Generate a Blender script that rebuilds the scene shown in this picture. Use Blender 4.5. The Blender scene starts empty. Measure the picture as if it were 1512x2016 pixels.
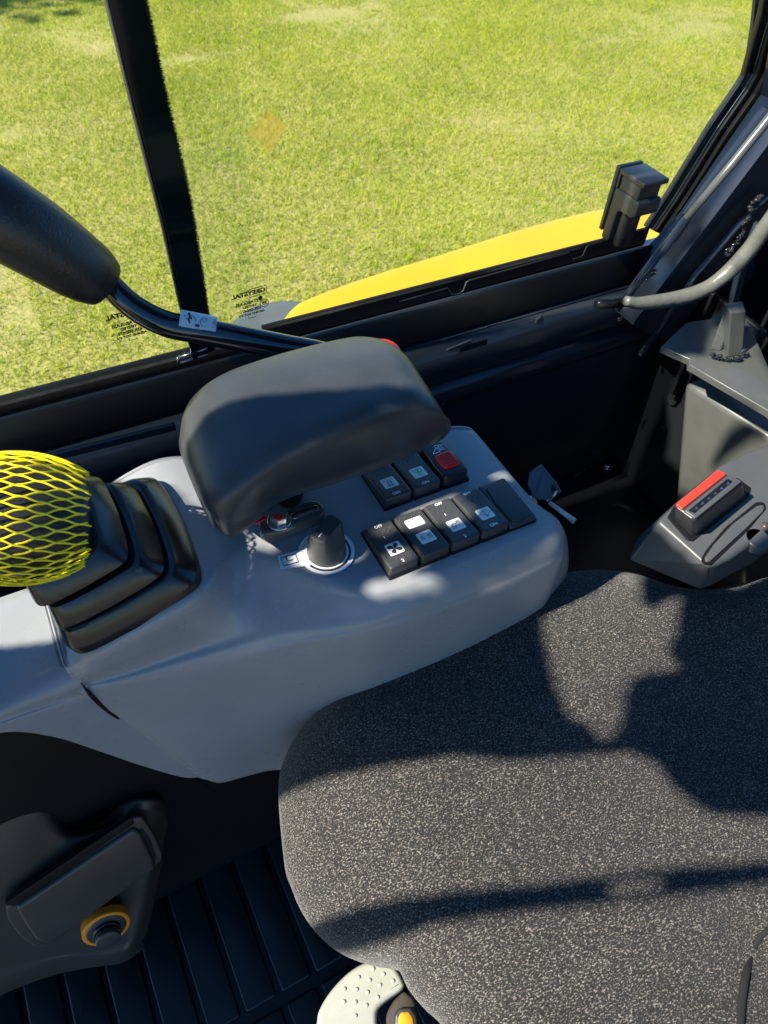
import bpy, math, random
import numpy as np
from mathutils import Vector, Matrix
random.seed(7); rng = np.random.default_rng(7)
scene = bpy.context.scene
COL = scene.collection

# ------------------------------------------------------------------ camera
FPX = 1450.0
AX = Vector((3861, 1414, -1450)).normalized()
AY = Vector((-1206, 1808, -1450)).normalized()
AZ = AX.cross(AY).normalized(); AY = AZ.cross(AX).normalized()
CAM = Vector((0, 0, 1.75))
cam_d = bpy.data.cameras.new('camera'); cam = bpy.data.objects.new('camera', cam_d); COL.objects.link(cam)
cam_d.sensor_fit = 'VERTICAL'; cam_d.sensor_height = 36.0; cam_d.lens = 36.0 * FPX / 2016
cam_d.dof.use_dof = True; cam_d.dof.focus_distance = 0.50; cam_d.dof.aperture_fstop = 21.0
cam_d.clip_start = 0.01; cam_d.clip_end = 400
M4 = Matrix((AX, AY, AZ)).to_4x4(); M4.translation = CAM
cam.matrix_world = M4
scene.camera = cam
# ------------------------------------------------------------------ light
SUN = Vector((-0.70, 0.055, 0.70)).normalized()          # towards the sun
world = bpy.data.worlds.new('World'); scene.world = world; world.use_nodes = True
wn = world.node_tree; wn.nodes.clear()
sky = wn.nodes.new('ShaderNodeTexSky'); sky.sky_type = 'NISHITA'; sky.sun_disc = False
sky.sun_elevation = math.asin(SUN.z); sky.sun_rotation = math.atan2(SUN.x, SUN.y)
sky.air_density = 1.0; sky.dust_density = 0.1; sky.ozone_density = 5.0
bg = wn.nodes.new('ShaderNodeBackground'); bg.inputs['Strength'].default_value = 0.10
wo = wn.nodes.new('ShaderNodeOutputWorld')
hs = wn.nodes.new('ShaderNodeHueSaturation'); hs.inputs['Saturation'].default_value = 1.22
wn.links.new(sky.outputs[0], hs.inputs['Color']); wn.links.new(hs.outputs[0], bg.inputs[0]); wn.links.new(bg.outputs[0], wo.inputs[0])
sun_d = bpy.data.lights.new('sun', 'SUN'); sun_d.energy = 5.0; sun_d.angle = math.radians(0.65); sun_d.color = (1.0, 0.93, 0.80)
sun = bpy.data.objects.new('sun', sun_d); COL.objects.link(sun)
sun.rotation_euler = SUN.to_track_quat('Z', 'Y').to_euler(); sun.location = (-3, -1, 5)
scene.view_settings.view_transform = 'Standard'; scene.view_settings.look = 'None'
scene.view_settings.gamma = 1.0; scene.view_settings.exposure = 1.25
scene.view_settings.use_curve_mapping = False
scene.render.engine = 'CYCLES'
scene.cycles.max_bounces = 8; scene.cycles.transparent_max_bounces = 12
scene.cycles.use_denoising = True

# ------------------------------------------------------------------ pixel -> place helpers (all coordinates relative to the eye point)
def ray(px, py):
    c = Vector(((px - 756) / FPX, -(py - 1008) / FPX, -1.0))
    return Vector((AX.dot(c), AY.dot(c), AZ.dot(c)))
def Wz(px, py, z): r = ray(px, py); return r * (z / r.z)
def Wy(px, py, y): r = ray(px, py); return r * (y / r.y)
def Wx(px, py, x): r = ray(px, py); return r * (x / r.x)
def Wd(px, py, d): return ray(px, py) * d
def Wplane(px, py, p0, n): r = ray(px, py); return r * (p0.dot(n) / r.dot(n))
def proj(p):
    c = AX * p[0] + AY * p[1] + AZ * p[2]
    return (756 + FPX * c.x / -c.z, 1008 - FPX * c.y / -c.z)

# ------------------------------------------------------------------ object helpers
def tag(o, label=None, cat=None, group=None, kind=None):
    if label: o['label'] = label
    if cat: o['category'] = cat
    if group: o['group'] = group
    if kind: o['kind'] = kind
    return o
def thing(name, loc, label, cat, group=None):
    o = bpy.data.objects.new(name, None); COL.objects.link(o)
    o.empty_display_size = 0.02
    o.location = Vector(loc) + CAM
    return tag(o, label, cat, group)
def rootloc(parent):
    v = Vector((0, 0, 0))
    p = parent
    while p is not None: v = v + Vector(p.location); p = p.parent
    return v
def mk(name, verts, faces, mat, parent=None, smooth=True, local=False, label=None):
    me = bpy.data.meshes.new(name)
    off = Vector((0, 0, 0)) if local else (CAM - rootloc(parent))
    me.from_pydata([tuple(Vector(v) + off) for v in verts], [], faces)
    me.validate(); me.update()
    if smooth:
        me.polygons.foreach_set('use_smooth', [True] * len(me.polygons))
    o = bpy.data.objects.new(name, me); COL.objects.link(o)
    if mat: me.materials.append(mat)
    if parent: o.parent = parent
    if label: o['label'] = label
    return o
def solo(o, loc=None):
    "move a single-mesh thing's origin to the middle of its verts"
    me = o.data; n = len(me.vertices)
    a = np.empty(n * 3); me.vertices.foreach_get('co', a); a = a.reshape(-1, 3)
    c = np.array([a[:, 0].mean(), a[:, 1].mean(), a[:, 2].min()])
    me.vertices.foreach_set('co', (a - c).ravel()); me.update(); o.location = c
    return o
def recalc(o):
    import bmesh
    bm = bmesh.new(); bm.from_mesh(o.data); bmesh.ops.recalc_face_normals(bm, faces=bm.faces); bm.to_mesh(o.data); bm.free()
    return o
def autosmooth(o, ang=35):
    me = o.data
    import bmesh
    bm = bmesh.new(); bm.from_mesh(me)
    bmesh.ops.recalc_face_normals(bm, faces=bm.faces)
    for e in bm.edges:
        if len(e.link_faces) == 2:
            e.smooth = e.calc_face_angle(0) < math.radians(ang)
    bm.to_mesh(me); bm.free()
    return o

def cat_rom(pts, n, closed=False):
    P = np.array([list(p) for p in pts], float); m = len(P); out = []
    segs = m if closed else m - 1
    for i in range(segs):
        if closed: p0, p1, p2, p3 = P[(i - 1) % m], P[i], P[(i + 1) % m], P[(i + 2) % m]
        else:
            p1, p2 = P[i], P[i + 1]
            p0 = P[i - 1] if i > 0 else 2 * p1 - p2
            p3 = P[i + 2] if i + 2 < m else 2 * p2 - p1
        for k in range(n):
            t = k / n
            out.append(0.5 * ((2 * p1) + (-p0 + p2) * t + (2 * p0 - 5 * p1 + 4 * p2 - p3) * t * t + (-p0 + 3 * p1 - 3 * p2 + p3) * t ** 3))
    if not closed: out.append(P[-1])
    return np.array(out)
def patch(name, rows, mat, parent, nu=8, nv=8, thick=0.003, flip=False, label=None):
    "smooth sheet through a net of points, given a real thickness"
    A = np.array([cat_rom(r, nu) for r in rows])              # rows x cols
    B = np.array([cat_rom(A[:, j], nv) for j in range(A.shape[1])])   # cols x rows
    nc, nr = B.shape[0], B.shape[1]
    verts = B.reshape(-1, 3).tolist(); faces = []
    for i in range(nc - 1):
        for j in range(nr - 1):
            f = (i * nr + j, (i + 1) * nr + j, (i + 1) * nr + j + 1, i * nr + j + 1)
            faces.append(f[::-1] if flip else f)
    o = mk(name, verts, faces, mat, parent, label=label)
    if thick:
        md = o.modifiers.new('thick', 'SOLIDIFY'); md.thickness = thick; md.offset = -1
    return o
def loft(name, secs, mat, parent, ns=6, na=6, caps=True, label=None):
    "closed body through closed cross-sections"
    S = np.array([cat_rom(s, ns, True) for s in secs])
    T = np.array([cat_rom(S[:, j], na) for j in range(S.shape[1])]).transpose(1, 0, 2) if na > 1 else S
    n, m = T.shape[0], T.shape[1]
    verts = T.reshape(-1, 3).tolist(); faces = []
    for i in range(n - 1):
        for j in range(m):
            k = (j + 1) % m
            faces.append((i * m + j, i * m + k, (i + 1) * m + k, (i + 1) * m + j))
    if caps:
        for base, rev in ((0, True), ((n - 1) * m, False)):
            c = np.mean(T[0] if base == 0 else T[-1], axis=0); verts.append(c.tolist()); ci = len(verts) - 1
            for j in range(m):
                k = (j + 1) % m
                f = (base + j, base + k, ci); faces.append(f[::-1] if rev else f)
    return recalc(mk(name, verts, faces, mat, parent, label=label))
def sweep(name, pts, rad, mat, parent, seg=12, n=0, closed=False, label=None, flat=1.0, local=False):
    V, F = sweep_geo(pts, rad, seg, n, closed, flat)
    return mk(name, V, F, mat, parent, label=label, local=local)
def sweep_geo(pts, rad, seg=12, n=0, closed=False, flat=1.0, base=0):
    P = cat_rom(pts, n, closed) if n else np.array([list(p) for p in pts], float)
    if np.isscalar(rad): R = np.full(len(P), float(rad))
    else:
        R = np.interp(np.linspace(0, 1, len(P)), np.linspace(0, 1, len(rad)), rad)
    m = len(P); T = np.zeros_like(P)
    for i in range(m):
        a = P[(i + 1) % m] if (closed or i < m - 1) else P[i]
        b = P[(i - 1) % m] if (closed or i > 0) else P[i]
        T[i] = (a - b) / (np.linalg.norm(a - b) + 1e-12)
    up = np.array([0, 0, 1.0]) if abs(T[0][2]) < 0.9 else np.array([1.0, 0, 0])
    V = []; N = up - T[0] * up.dot(T[0]); N /= np.linalg.norm(N)
    for i in range(m):
        N = N - T[i] * N.dot(T[i]); N /= (np.linalg.norm(N) + 1e-12); Bn = np.cross(T[i], N)
        for k in range(seg):
            a = 2 * math.pi * k / seg
            V.append((P[i] + R[i] * (math.cos(a) * N * flat + math.sin(a) * Bn)).tolist())
    F = []
    for i in range(m if closed else m - 1):
        i2 = (i + 1) % m
        for k in range(seg):
            k2 = (k + 1) % seg
            F.append((base + i * seg + k, base + i * seg + k2, base + i2 * seg + k2, base + i2 * seg + k))
    if not closed:
        F.append(tuple(base + k for k in range(seg))[::-1]); F.append(tuple(base + (m - 1) * seg + k for k in range(seg)))
    return V, F
class Geo:
    def __init__(s): s.V = []; s.F = []
    def add(s, V, F):
        b = len(s.V); s.V += [list(v) for v in V]; s.F += [tuple(b + i for i in f) for f in F]
    def tube(s, pts, rad, seg=8, n=0, closed=False, flat=1.0):
        V, F = sweep_geo(pts, rad, seg, n, closed, flat); s.add(V, F)
    def blob(s, c, r, sub=6, squash=(1, 1, 1)):
        V = []; F = []
        c = np.array(list(c)); nl = sub; nm = sub * 2
        for i in range(1, nl):
            th = math.pi * i / nl
            for j in range(nm):
                ph = 2 * math.pi * j / nm
                V.append((c + r * np.array([math.sin(th) * math.cos(ph) * squash[0], math.sin(th) * math.sin(ph) * squash[1], math.cos(th) * squash[2]])).tolist())
        V.append((c + [0, 0, r * squash[2]]).tolist()); V.append((c - [0, 0, r * squash[2]]).tolist())
        a, b = len(V) - 2, len(V) - 1
        for i in range(nl - 2):
            for j in range(nm):
                k = (j + 1) % nm; F.append((i * nm + j, (i + 1) * nm + j, (i + 1) * nm + k, i * nm + k))
        for j in range(nm):
            k = (j + 1) % nm; F.append((a, j, k)); F.append((b, (nl - 2) * nm + k, (nl - 2) * nm + j))
        s.add(V, F)
    def build(s, name, mat, parent=None, smooth=True, label=None, local=False): return mk(name, s.V, s.F, mat, parent, smooth, local=local, label=label)

def rpoly(pts, rad, seg=5):
    "2-D outline with rounded corners (rad: one number or one per corner)"
    out = []; m = len(pts)
    for i in range(m):
        p = np.array(pts[i], float); a = np.array(pts[i - 1], float); b = np.array(pts[(i + 1) % m], float)
        r = rad if np.isscalar(rad) else rad[i]
        da = a - p; db = b - p; la = np.linalg.norm(da); lb = np.linalg.norm(db); da /= la; db /= lb
        cosang = max(-0.9999, min(0.9999, da.dot(db))); half = math.acos(cosang) / 2
        d = min(r / math.tan(half), la * 0.48, lb * 0.48)
        if r <= 0: out.append(p); continue
        s = p + da * d; e = p + db * d
        for k in range(seg + 1):
            t = k / seg; out.append((1 - t) ** 2 * s + 2 * t * (1 - t) * p + t * t * e)
    return np.array(out)
def rect(w, h, r, seg=5, cx=0, cy=0):
    return rpoly([(cx - w / 2, cy - h / 2), (cx + w / 2, cy - h / 2), (cx + w / 2, cy + h / 2), (cx - w / 2, cy + h / 2)], r, seg)
class Frame:
    def __init__(s, o, ex, ey):
        s.o = Vector(o); s.x = Vector(ex).normalized(); s.z = s.x.cross(Vector(ey)).normalized(); s.y = s.z.cross(s.x)
    def __call__(s, x, y, z=0): return s.o + s.x * x + s.y * y + s.z * z
    def of(s, p):
        d = Vector(p) - s.o; return (d.dot(s.x), d.dot(s.y), d.dot(s.z))
IDF = Frame((0, 0, 0), (1, 0, 0), (0, 1, 0))
def slab_geo(out, h, r, F=IDF, z0=0.0, top=None, seg=3, rings=3, taper=0.0, allt=False):
    "solid plate from a CCW outline: bottom z0, top z0+h with rounded edge r; top(x,y) may bend it"
    O = np.array(out, float)
    if (np.roll(O[:, 0], -1) * O[:, 1] - O[:, 0] * np.roll(O[:, 1], -1)).sum() > 0: O = O[::-1]
    m = len(O); e = np.roll(O, -1, 0) - np.roll(O, 1, 0); e /= (np.linalg.norm(e, axis=1)[:, None] + 1e-12)
    nrm = np.stack([-e[:, 1], e[:, 0]], 1)      # inward for CCW
    c = O.mean(0)
    V = []; lev = [(0, z0), (taper * 0.5, z0 + max(h - r, 0) * 0.5), (taper, z0 + h - r)]
    for k in range(1, seg + 1):
        a = k / seg * math.pi / 2; lev.append((taper + r * (1 - math.cos(a)), z0 + h - r + r * math.sin(a)))
    for ins, z in lev:
        Q = O + nrm * ins
        for q in Q:
            zz = z + ((top(q[0], q[1]) if top else 0) * (1 if (allt or z > z0 + 1e-9) else 0))
            V.append(F(q[0], q[1], zz))
    Qt = O + nrm * (taper + r); nl = len(lev)
    if not top: rings = 1
    for k in range(1, rings):
        s = 1 - k / rings; Q = c + (Qt - c) * s
        for q in Q: V.append(F(q[0], q[1], z0 + h + (top(q[0], q[1]) if top else 0)))
    V.append(F(c[0], c[1], z0 + h + (top(c[0], c[1]) if top else 0))); ci = len(V) - 1
    V.append(F(c[0], c[1], z0 + (top(c[0], c[1]) if (top and allt) else 0))); bi = len(V) - 1
    Fc = []; tot = nl + rings - 1
    for i in range(tot - 1):
        for j in range(m):
            k = (j + 1) % m; Fc.append((i * m + j, i * m + k, (i + 1) * m + k, (i + 1) * m + j))
    if not top:
        V = V[:-2]; Fc.append(tuple((tot - 1) * m + j for j in range(m))); Fc.append(tuple(range(m))[::-1])
        return V, Fc
    for j in range(m):
        k = (j + 1) % m
        Fc.append(((tot - 1) * m + j, (tot - 1) * m + k, ci)); Fc.append((k, j, bi))
    return V, Fc
def slab(name, out, h, r, mat, parent, F=IDF, z0=0.0, top=None, seg=3, rings=3, taper=0.0, local=False, label=None):
    V, Fc = slab_geo(out, h, r, F, z0, top, seg, rings, taper)
    return autosmooth(mk(name, V, Fc, mat, parent, local=local, label=label), 40)
def box_geo(p0, p1):
    x0, y0, z0 = p0; x1, y1, z1 = p1
    V = [(x0, y0, z0), (x1, y0, z0), (x1, y1, z0), (x0, y1, z0), (x0, y0, z1), (x1, y0, z1), (x1, y1, z1), (x0, y1, z1)]
    return V, [(3, 2, 1, 0), (4, 5, 6, 7), (0, 1, 5, 4), (1, 2, 6, 5), (2, 3, 7, 6), (3, 0, 4, 7)]
def bevel(o, w, seg=3, ang=30):
    md = o.modifiers.new('bevel', 'BEVEL'); md.width = w; md.segments = seg; md.limit_method = 'ANGLE'; md.angle_limit = math.radians(ang)
    return o
def ribbon(G, pts, w, F, top=None, h=0.0003, closed=False):
    "flat printed stroke in a frame (2-D points), a hair thick"
    P = np.array(pts, float); m = len(P)
    if m < 2: return
    L = []; R = []
    for i in range(m):
        a = P[(i + 1) % m] if (closed or i < m - 1) else P[i]; b = P[(i - 1) % m] if (closed or i > 0) else P[i]
        t = (a - b) / (np.linalg.norm(a - b) + 1e-12); n = np.array([-t[1], t[0]])
        L.append(P[i] + n * w / 2); R.append(P[i] - n * w / 2)
    V = [F(q[0], q[1], h + (top(q[0], q[1]) if top else 0)) for q in L + R]
    Fc = [(m + i, m + (i + 1) % m, (i + 1) % m, i) for i in range(m if closed else m - 1)]
    G.add(V, Fc)
def fillpoly(G, pts, F, top=None, h=0.0003):
    P = np.array(pts, float); c = P.mean(0); m = len(P)
    if (np.roll(P[:, 0], -1) * P[:, 1] - P[:, 0] * np.roll(P[:, 1], -1)).sum() > 0: P = P[::-1]
    V = [F(q[0], q[1], h + (top(q[0], q[1]) if top else 0)) for q in P] + [F(c[0], c[1], h + (top(c[0], c[1]) if top else 0))]
    G.add(V, [(i, (i + 1) % m, m) for i in range(m)])
def circ(cx, cy, r, n=20, a0=0, a1=360, ry=None):
    return [(cx + r * math.cos(math.radians(a0 + (a1 - a0) * k / n)), cy + (ry or r) * math.sin(math.radians(a0 + (a1 - a0) * k / n))) for k in range(n + (0 if a1 - a0 == 360 else 1))]
def text_geo(G, s, size, F, cx=0, cy=0, h=0.0003, mirror=False, top=None, rot=0.0, bold=0.0, extr=0.0, sx=1.0):
    cu = bpy.data.curves.new('t', 'FONT'); cu.body = s; cu.size = size; cu.align_x = 'CENTER'; cu.align_y = 'CENTER'; cu.offset = bold
    if extr: cu.extrude = extr
    cu.resolution_u = 3
    ob = bpy.data.objects.new('t', cu); COL.objects.link(ob)
    bpy.context.view_layer.update()
    dg = bpy.context.evaluated_depsgraph_get(); me = bpy.data.meshes.new_from_object(ob.evaluated_get(dg))
    ca, sa = math.cos(rot), math.sin(rot); V = []
    for v in me.vertices:
        x, y = v.co.x * sx * (-1 if mirror else 1), v.co.y
        X, Y = cx + ca * x - sa * y, cy + sa * x + ca * y
        V.append(F(X, Y, h + v.co.z + (top(X, Y) if top else 0)))
    Fc = [tuple(p.vertices)[::-1] if mirror else tuple(p.vertices) for p in me.polygons]
    G.add(V, Fc)
    bpy.data.objects.remove(ob); bpy.data.curves.remove(cu); bpy.data.meshes.remove(me)

# ------------------------------------------------------------------ materials
def mat(name, col, rough=0.5, metal=0.0, bump=None, bscale=800, vary=0.0, vscale=40, spec=0.5, coat=0.0, sheen=0.0, rvary=0.0, dist=0.0004, col2=None, dust=0.0):
    m = bpy.data.materials.new(name); m.use_nodes = True; nt = m.node_tree; b = nt.nodes['Principled BSDF']
    b.inputs['Base Color'].default_value = (*col, 1); b.inputs['Roughness'].default_value = rough; b.inputs['Metallic'].default_value = metal
    b.inputs['Specular IOR Level'].default_value = spec; b.inputs['Coat Weight'].default_value = coat; b.inputs['Coat Roughness'].default_value = 0.08
    b.inputs['Sheen Weight'].default_value = sheen
    tc = nt.nodes.new('ShaderNodeTexCoord')
    geo = nt.nodes.new('ShaderNodeNewGeometry')
    def noise(scale, det=3, rough_=0.55):
        n = nt.nodes.new('ShaderNodeTexNoise'); n.inputs['Scale'].default_value = scale; n.inputs['Detail'].default_value = det; n.inputs['Roughness'].default_value = rough_
        nt.links.new(geo.outputs['Position'], n.inputs['Vector']); return n
    src = None
    if vary or col2 or dust:
        n = noise(vscale, 4)
        mx = nt.nodes.new('ShaderNodeMix'); mx.data_type = 'RGBA'
        c2 = col2 or tuple(min(1, c * (1 + vary)) for c in col); c1 = tuple(c * (1 - vary) for c in col) if not col2 else col
        mx.inputs['A'].default_value = (*c1, 1); mx.inputs['B'].default_value = (*c2, 1)
        rp = nt.nodes.new('ShaderNodeMapRange'); rp.inputs['From Min'].default_value = 0.35; rp.inputs['From Max'].default_value = 0.65
        nt.links.new(n.outputs['Fac'], rp.inputs['Value']); nt.links.new(rp.outputs['Result'], mx.inputs['Factor']); src = mx.outputs['Result']
        if dust:
            n2 = noise(900, 2, 0.6); r2 = nt.nodes.new('ShaderNodeMapRange'); r2.inputs['From Min'].default_value = 0.70; r2.inputs['From Max'].default_value = 0.78; r2.inputs['To Max'].default_value = dust
            nt.links.new(n2.outputs['Fac'], r2.inputs['Value'])
            m2 = nt.nodes.new('ShaderNodeMix'); m2.data_type = 'RGBA'; nt.links.new(src, m2.inputs['A']); m2.inputs['B'].default_value = (0.35, 0.33, 0.28, 1)
            nt.links.new(r2.outputs['Result'], m2.inputs['Factor']); src = m2.outputs['Result']
        nt.links.new(src, b.inputs['Base Color'])
    if rvary:
        n = noise(vscale * 0.6, 5, 0.65); rp = nt.nodes.new('ShaderNodeMapRange'); rp.inputs['From Min'].default_value = 0.3; rp.inputs['From Max'].default_value = 0.7
        rp.inputs['To Min'].default_value = max(0.02, rough - rvary); rp.inputs['To Max'].default_value = min(1, rough + rvary)
        nt.links.new(n.outputs['Fac'], rp.inputs['Value']); nt.links.new(rp.outputs['Result'], b.inputs['Roughness'])
    if bump:
        n = noise(bscale, 2, 0.5); bp = nt.nodes.new('ShaderNodeBump'); bp.inputs['Strength'].default_value = bump; bp.inputs['Distance'].default_value = dist
        nt.links.new(n.outputs['Fac'], bp.inputs['Height']); nt.links.new(bp.outputs['Normal'], b.inputs['Normal'])
    return m

# ------------------------------------------------------------------ the materials of the place
M = {}
M['console'] = mat('console_plastic', (0.262, 0.272, 0.282), 0.29, bump=0.12, bscale=1900, vary=0.04, vscale=25, dist=0.0003, rvary=0.05)
M['armpad'] = mat('armrest_skin', (0.040, 0.044, 0.048), 0.37, bump=0.42, bscale=1250, dist=0.0005, vary=0.12, vscale=30, rvary=0.06)
M['rubber'] = mat('boot_rubber', (0.013, 0.013, 0.014), 0.24, bump=0.16, bscale=900, dist=0.0004, rvary=0.08)
M['grip'] = mat('grip_rubber', (0.016, 0.016, 0.018), 0.40, bump=0.45, bscale=750, dist=0.0006)
M['switch'] = mat('switch_plastic', (0.046, 0.047, 0.049), 0.36, bump=0.45, bscale=1900, dist=0.0004)
M['switch_smooth'] = mat('switch_smooth', (0.022, 0.023, 0.026), 0.28, bump=0.08, bscale=1800)
M['socket'] = mat('switch_socket', (0.006, 0.006, 0.007), 0.55, spec=0.25)
M['white'] = mat('legend_white', (0.80, 0.81, 0.78), 0.4)
M['print'] = mat('legend_print', (0.82, 0.83, 0.83), 0.5)
M['ink'] = mat('legend_ink', (0.03, 0.03, 0.035), 0.6)
M['green'] = mat('legend_green', (0.02, 0.55, 0.20), 0.5)
M['red'] = mat('red_plastic', (0.80, 0.015, 0.020), 0.35, bump=0.1, bscale=900)
M['buckle_red'] = mat('buckle_button', (0.75, 0.045, 0.02), 0.38)
b_ = M['buckle_red'].node_tree.nodes['Principled BSDF']; b_.inputs['Subsurface Weight'].default_value = 0.5; b_.inputs['Subsurface Radius'].default_value = (0.01, 0.003, 0.001); b_.inputs['Subsurface Scale'].default_value = 0.6
M['yellow_net'] = mat('net_plastic', (0.98, 0.80, 0.01), 0.38)
M['paint'] = mat('gloss_black_paint', (0.024, 0.030, 0.042), 0.20, bump=0.05, bscale=130, dist=0.001, rvary=0.06, vscale=60)
M['paint_grey'] = mat('satin_dark_paint', (0.070, 0.073, 0.068), 0.24, bump=0.08, bscale=300, dist=0.0005, dust=0.5, vary=0.08)
M['box_paint'] = mat('satin_box_paint', (0.095, 0.100, 0.090), 0.32, bump=0.08, bscale=300, dist=0.0005, dust=0.5, vary=0.08)
M['weld'] = mat('weld_bead', (0.02, 0.022, 0.026), 0.12, bump=0.6, bscale=260, dist=0.002)
M['trim'] = mat('black_trim', (0.010, 0.010, 0.009), 0.48, bump=0.1, bscale=1400, dist=0.0003, dust=0.25, vary=0.1)
M['seal'] = mat('rubber_seal', (0.012, 0.012, 0.012), 0.42, bump=0.2, bscale=900, dust=0.35, vary=0.1)
M['fuzz'] = mat('brush_seal', (0.010, 0.012, 0.010), 0.75, bump=0.8, bscale=1500, dist=0.001)
M['glossblack'] = mat('glass_black_edge', (0.006, 0.010, 0.008), 0.06, rvary=0.03)
M['glass_edge'] = mat('glass_cut_edge', (0.25, 0.32, 0.30), 0.2)
M['steel'] = mat('zinc_steel', (0.55, 0.56, 0.56), 0.28, metal=1.0, bump=0.3, bscale=500, rvary=0.1)
M['chrome'] = mat('bright_steel', (0.7, 0.7, 0.7), 0.15, metal=1.0)
M['alu'] = mat('aluminium_channel', (0.38, 0.38, 0.36), 0.3, metal=1.0, rvary=0.1)
M['conduit'] = mat('grey_conduit', (0.125, 0.13, 0.112), 0.34, bump=0.5, bscale=120, dist=0.0015, vary=0.08)
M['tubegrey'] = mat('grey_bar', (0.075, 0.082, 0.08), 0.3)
M['latch'] = mat('latch_plastic', (0.034, 0.036, 0.038), 0.36, bump=0.15, bscale=1400, dust=0.15)
M['levertube'] = mat('lever_tube_paint', (0.010, 0.013, 0.018), 0.10, coat=0.6)
M['sticker'] = mat('sticker', (0.62, 0.66, 0.68), 0.35)
M['yellow'] = mat('yellow_body_paint', (0.60, 0.37, 0.004), 0.34, coat=0.1, vary=0.03, vscale=8)
M['flapgrey'] = mat('dark_flap', (0.10, 0.11, 0.11), 0.35)
M['dash'] = mat('dash_plastic', (0.058, 0.049, 0.041), 0.34, bump=0.25, bscale=1500, dist=0.0004, vary=0.06)
M['floor'] = mat('rubber_mat', (0.011, 0.011, 0.012), 0.38, bump=0.12, bscale=70, dist=0.002, rvary=0.12, vscale=30)
M['pan'] = mat('floor_pan', (0.010, 0.011, 0.014), 0.4, spec=0.3, bump=0.1, bscale=60, dist=0.002)
M['lever_white'] = mat('pale_plastic', (0.33, 0.34, 0.29), 0.38, bump=0.1, bscale=900, vary=0.04)
M['ochre'] = mat('ochre_ring', (0.95, 0.30, 0.012), 0.4)
M['orange'] = mat('orange_indicator', (0.85, 0.33, 0.02), 0.3)
M['buckle'] = mat('buckle_plastic', (0.028, 0.030, 0.033), 0.36, bump=0.25, bscale=1200, dust=0.25, vary=0.08)
M['housing'] = mat('housing_plastic', (0.070, 0.073, 0.075), 0.38, bump=0.15, bscale=1400, dust=0.35, vary=0.06)
M['keyplastic'] = mat('key_plastic', (0.06, 0.075, 0.09), 0.35)
def seat_mat():
    m = bpy.data.materials.new('seat_fabric'); m.use_nodes = True; nt = m.node_tree; b = nt.nodes['Principled BSDF']
    g = nt.nodes.new('ShaderNodeNewGeometry')
    n1 = nt.nodes.new('ShaderNodeTexNoise'); n1.inputs['Scale'].default_value = 1000; n1.inputs['Detail'].default_value = 2.5; n1.inputs['Roughness'].default_value = 0.7
    n2 = nt.nodes.new('ShaderNodeTexNoise'); n2.inputs['Scale'].default_value = 22; n2.inputs['Detail'].default_value = 3
    mpn = nt.nodes.new('ShaderNodeMapping'); mpn.inputs['Scale'].default_value = (0.72, 1.25, 1.0); mpn.inputs['Rotation'].default_value = (0, 0, 0.5); nt.links.new(g.outputs['Position'], mpn.inputs['Vector'])
    nt.links.new(mpn.outputs['Vector'], n1.inputs['Vector']); nt.links.new(g.outputs['Position'], n2.inputs['Vector'])
    cr = nt.nodes.new('ShaderNodeValToRGB'); e = cr.color_ramp.elements
    e[0].position = 0.44; e[0].color = (0.005, 0.005, 0.005, 1); e[1].position = 0.66; e[1].color = (0.26, 0.23, 0.195, 1)
    k = cr.color_ramp.elements.new(0.54); k.color = (0.025, 0.023, 0.021, 1)
    nt.links.new(n1.outputs['Fac'], cr.inputs['Fac'])
    mx = nt.nodes.new('ShaderNodeMix'); mx.data_type = 'RGBA'; mx.blend_type = 'MULTIPLY'; mx.inputs['Factor'].default_value = 1
    r2 = nt.nodes.new('ShaderNodeMapRange'); r2.inputs['To Min'].default_value = 0.85; r2.inputs['To Max'].default_value = 1.15
    nt.links.new(n2.outputs['Fac'], r2.inputs['Value']); nt.links.new(cr.outputs['Color'], mx.inputs['A']); nt.links.new(r2.outputs['Result'], mx.inputs['B'])
    nt.links.new(mx.outputs['Result'], b.inputs['Base Color']); b.inputs['Roughness'].default_value = 0.85; b.inputs['Sheen Weight'].default_value = 0.25; b.inputs['Sheen Roughness'].default_value = 0.4
    bp = nt.nodes.new('ShaderNodeBump'); bp.inputs['Strength'].default_value = 1.0; bp.inputs['Distance'].default_value = 0.0012
    nt.links.new(n1.outputs['Fac'], bp.inputs['Height']); nt.links.new(bp.outputs['Normal'], b.inputs['Normal'])
    return m
M['seat'] = seat_mat()
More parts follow.
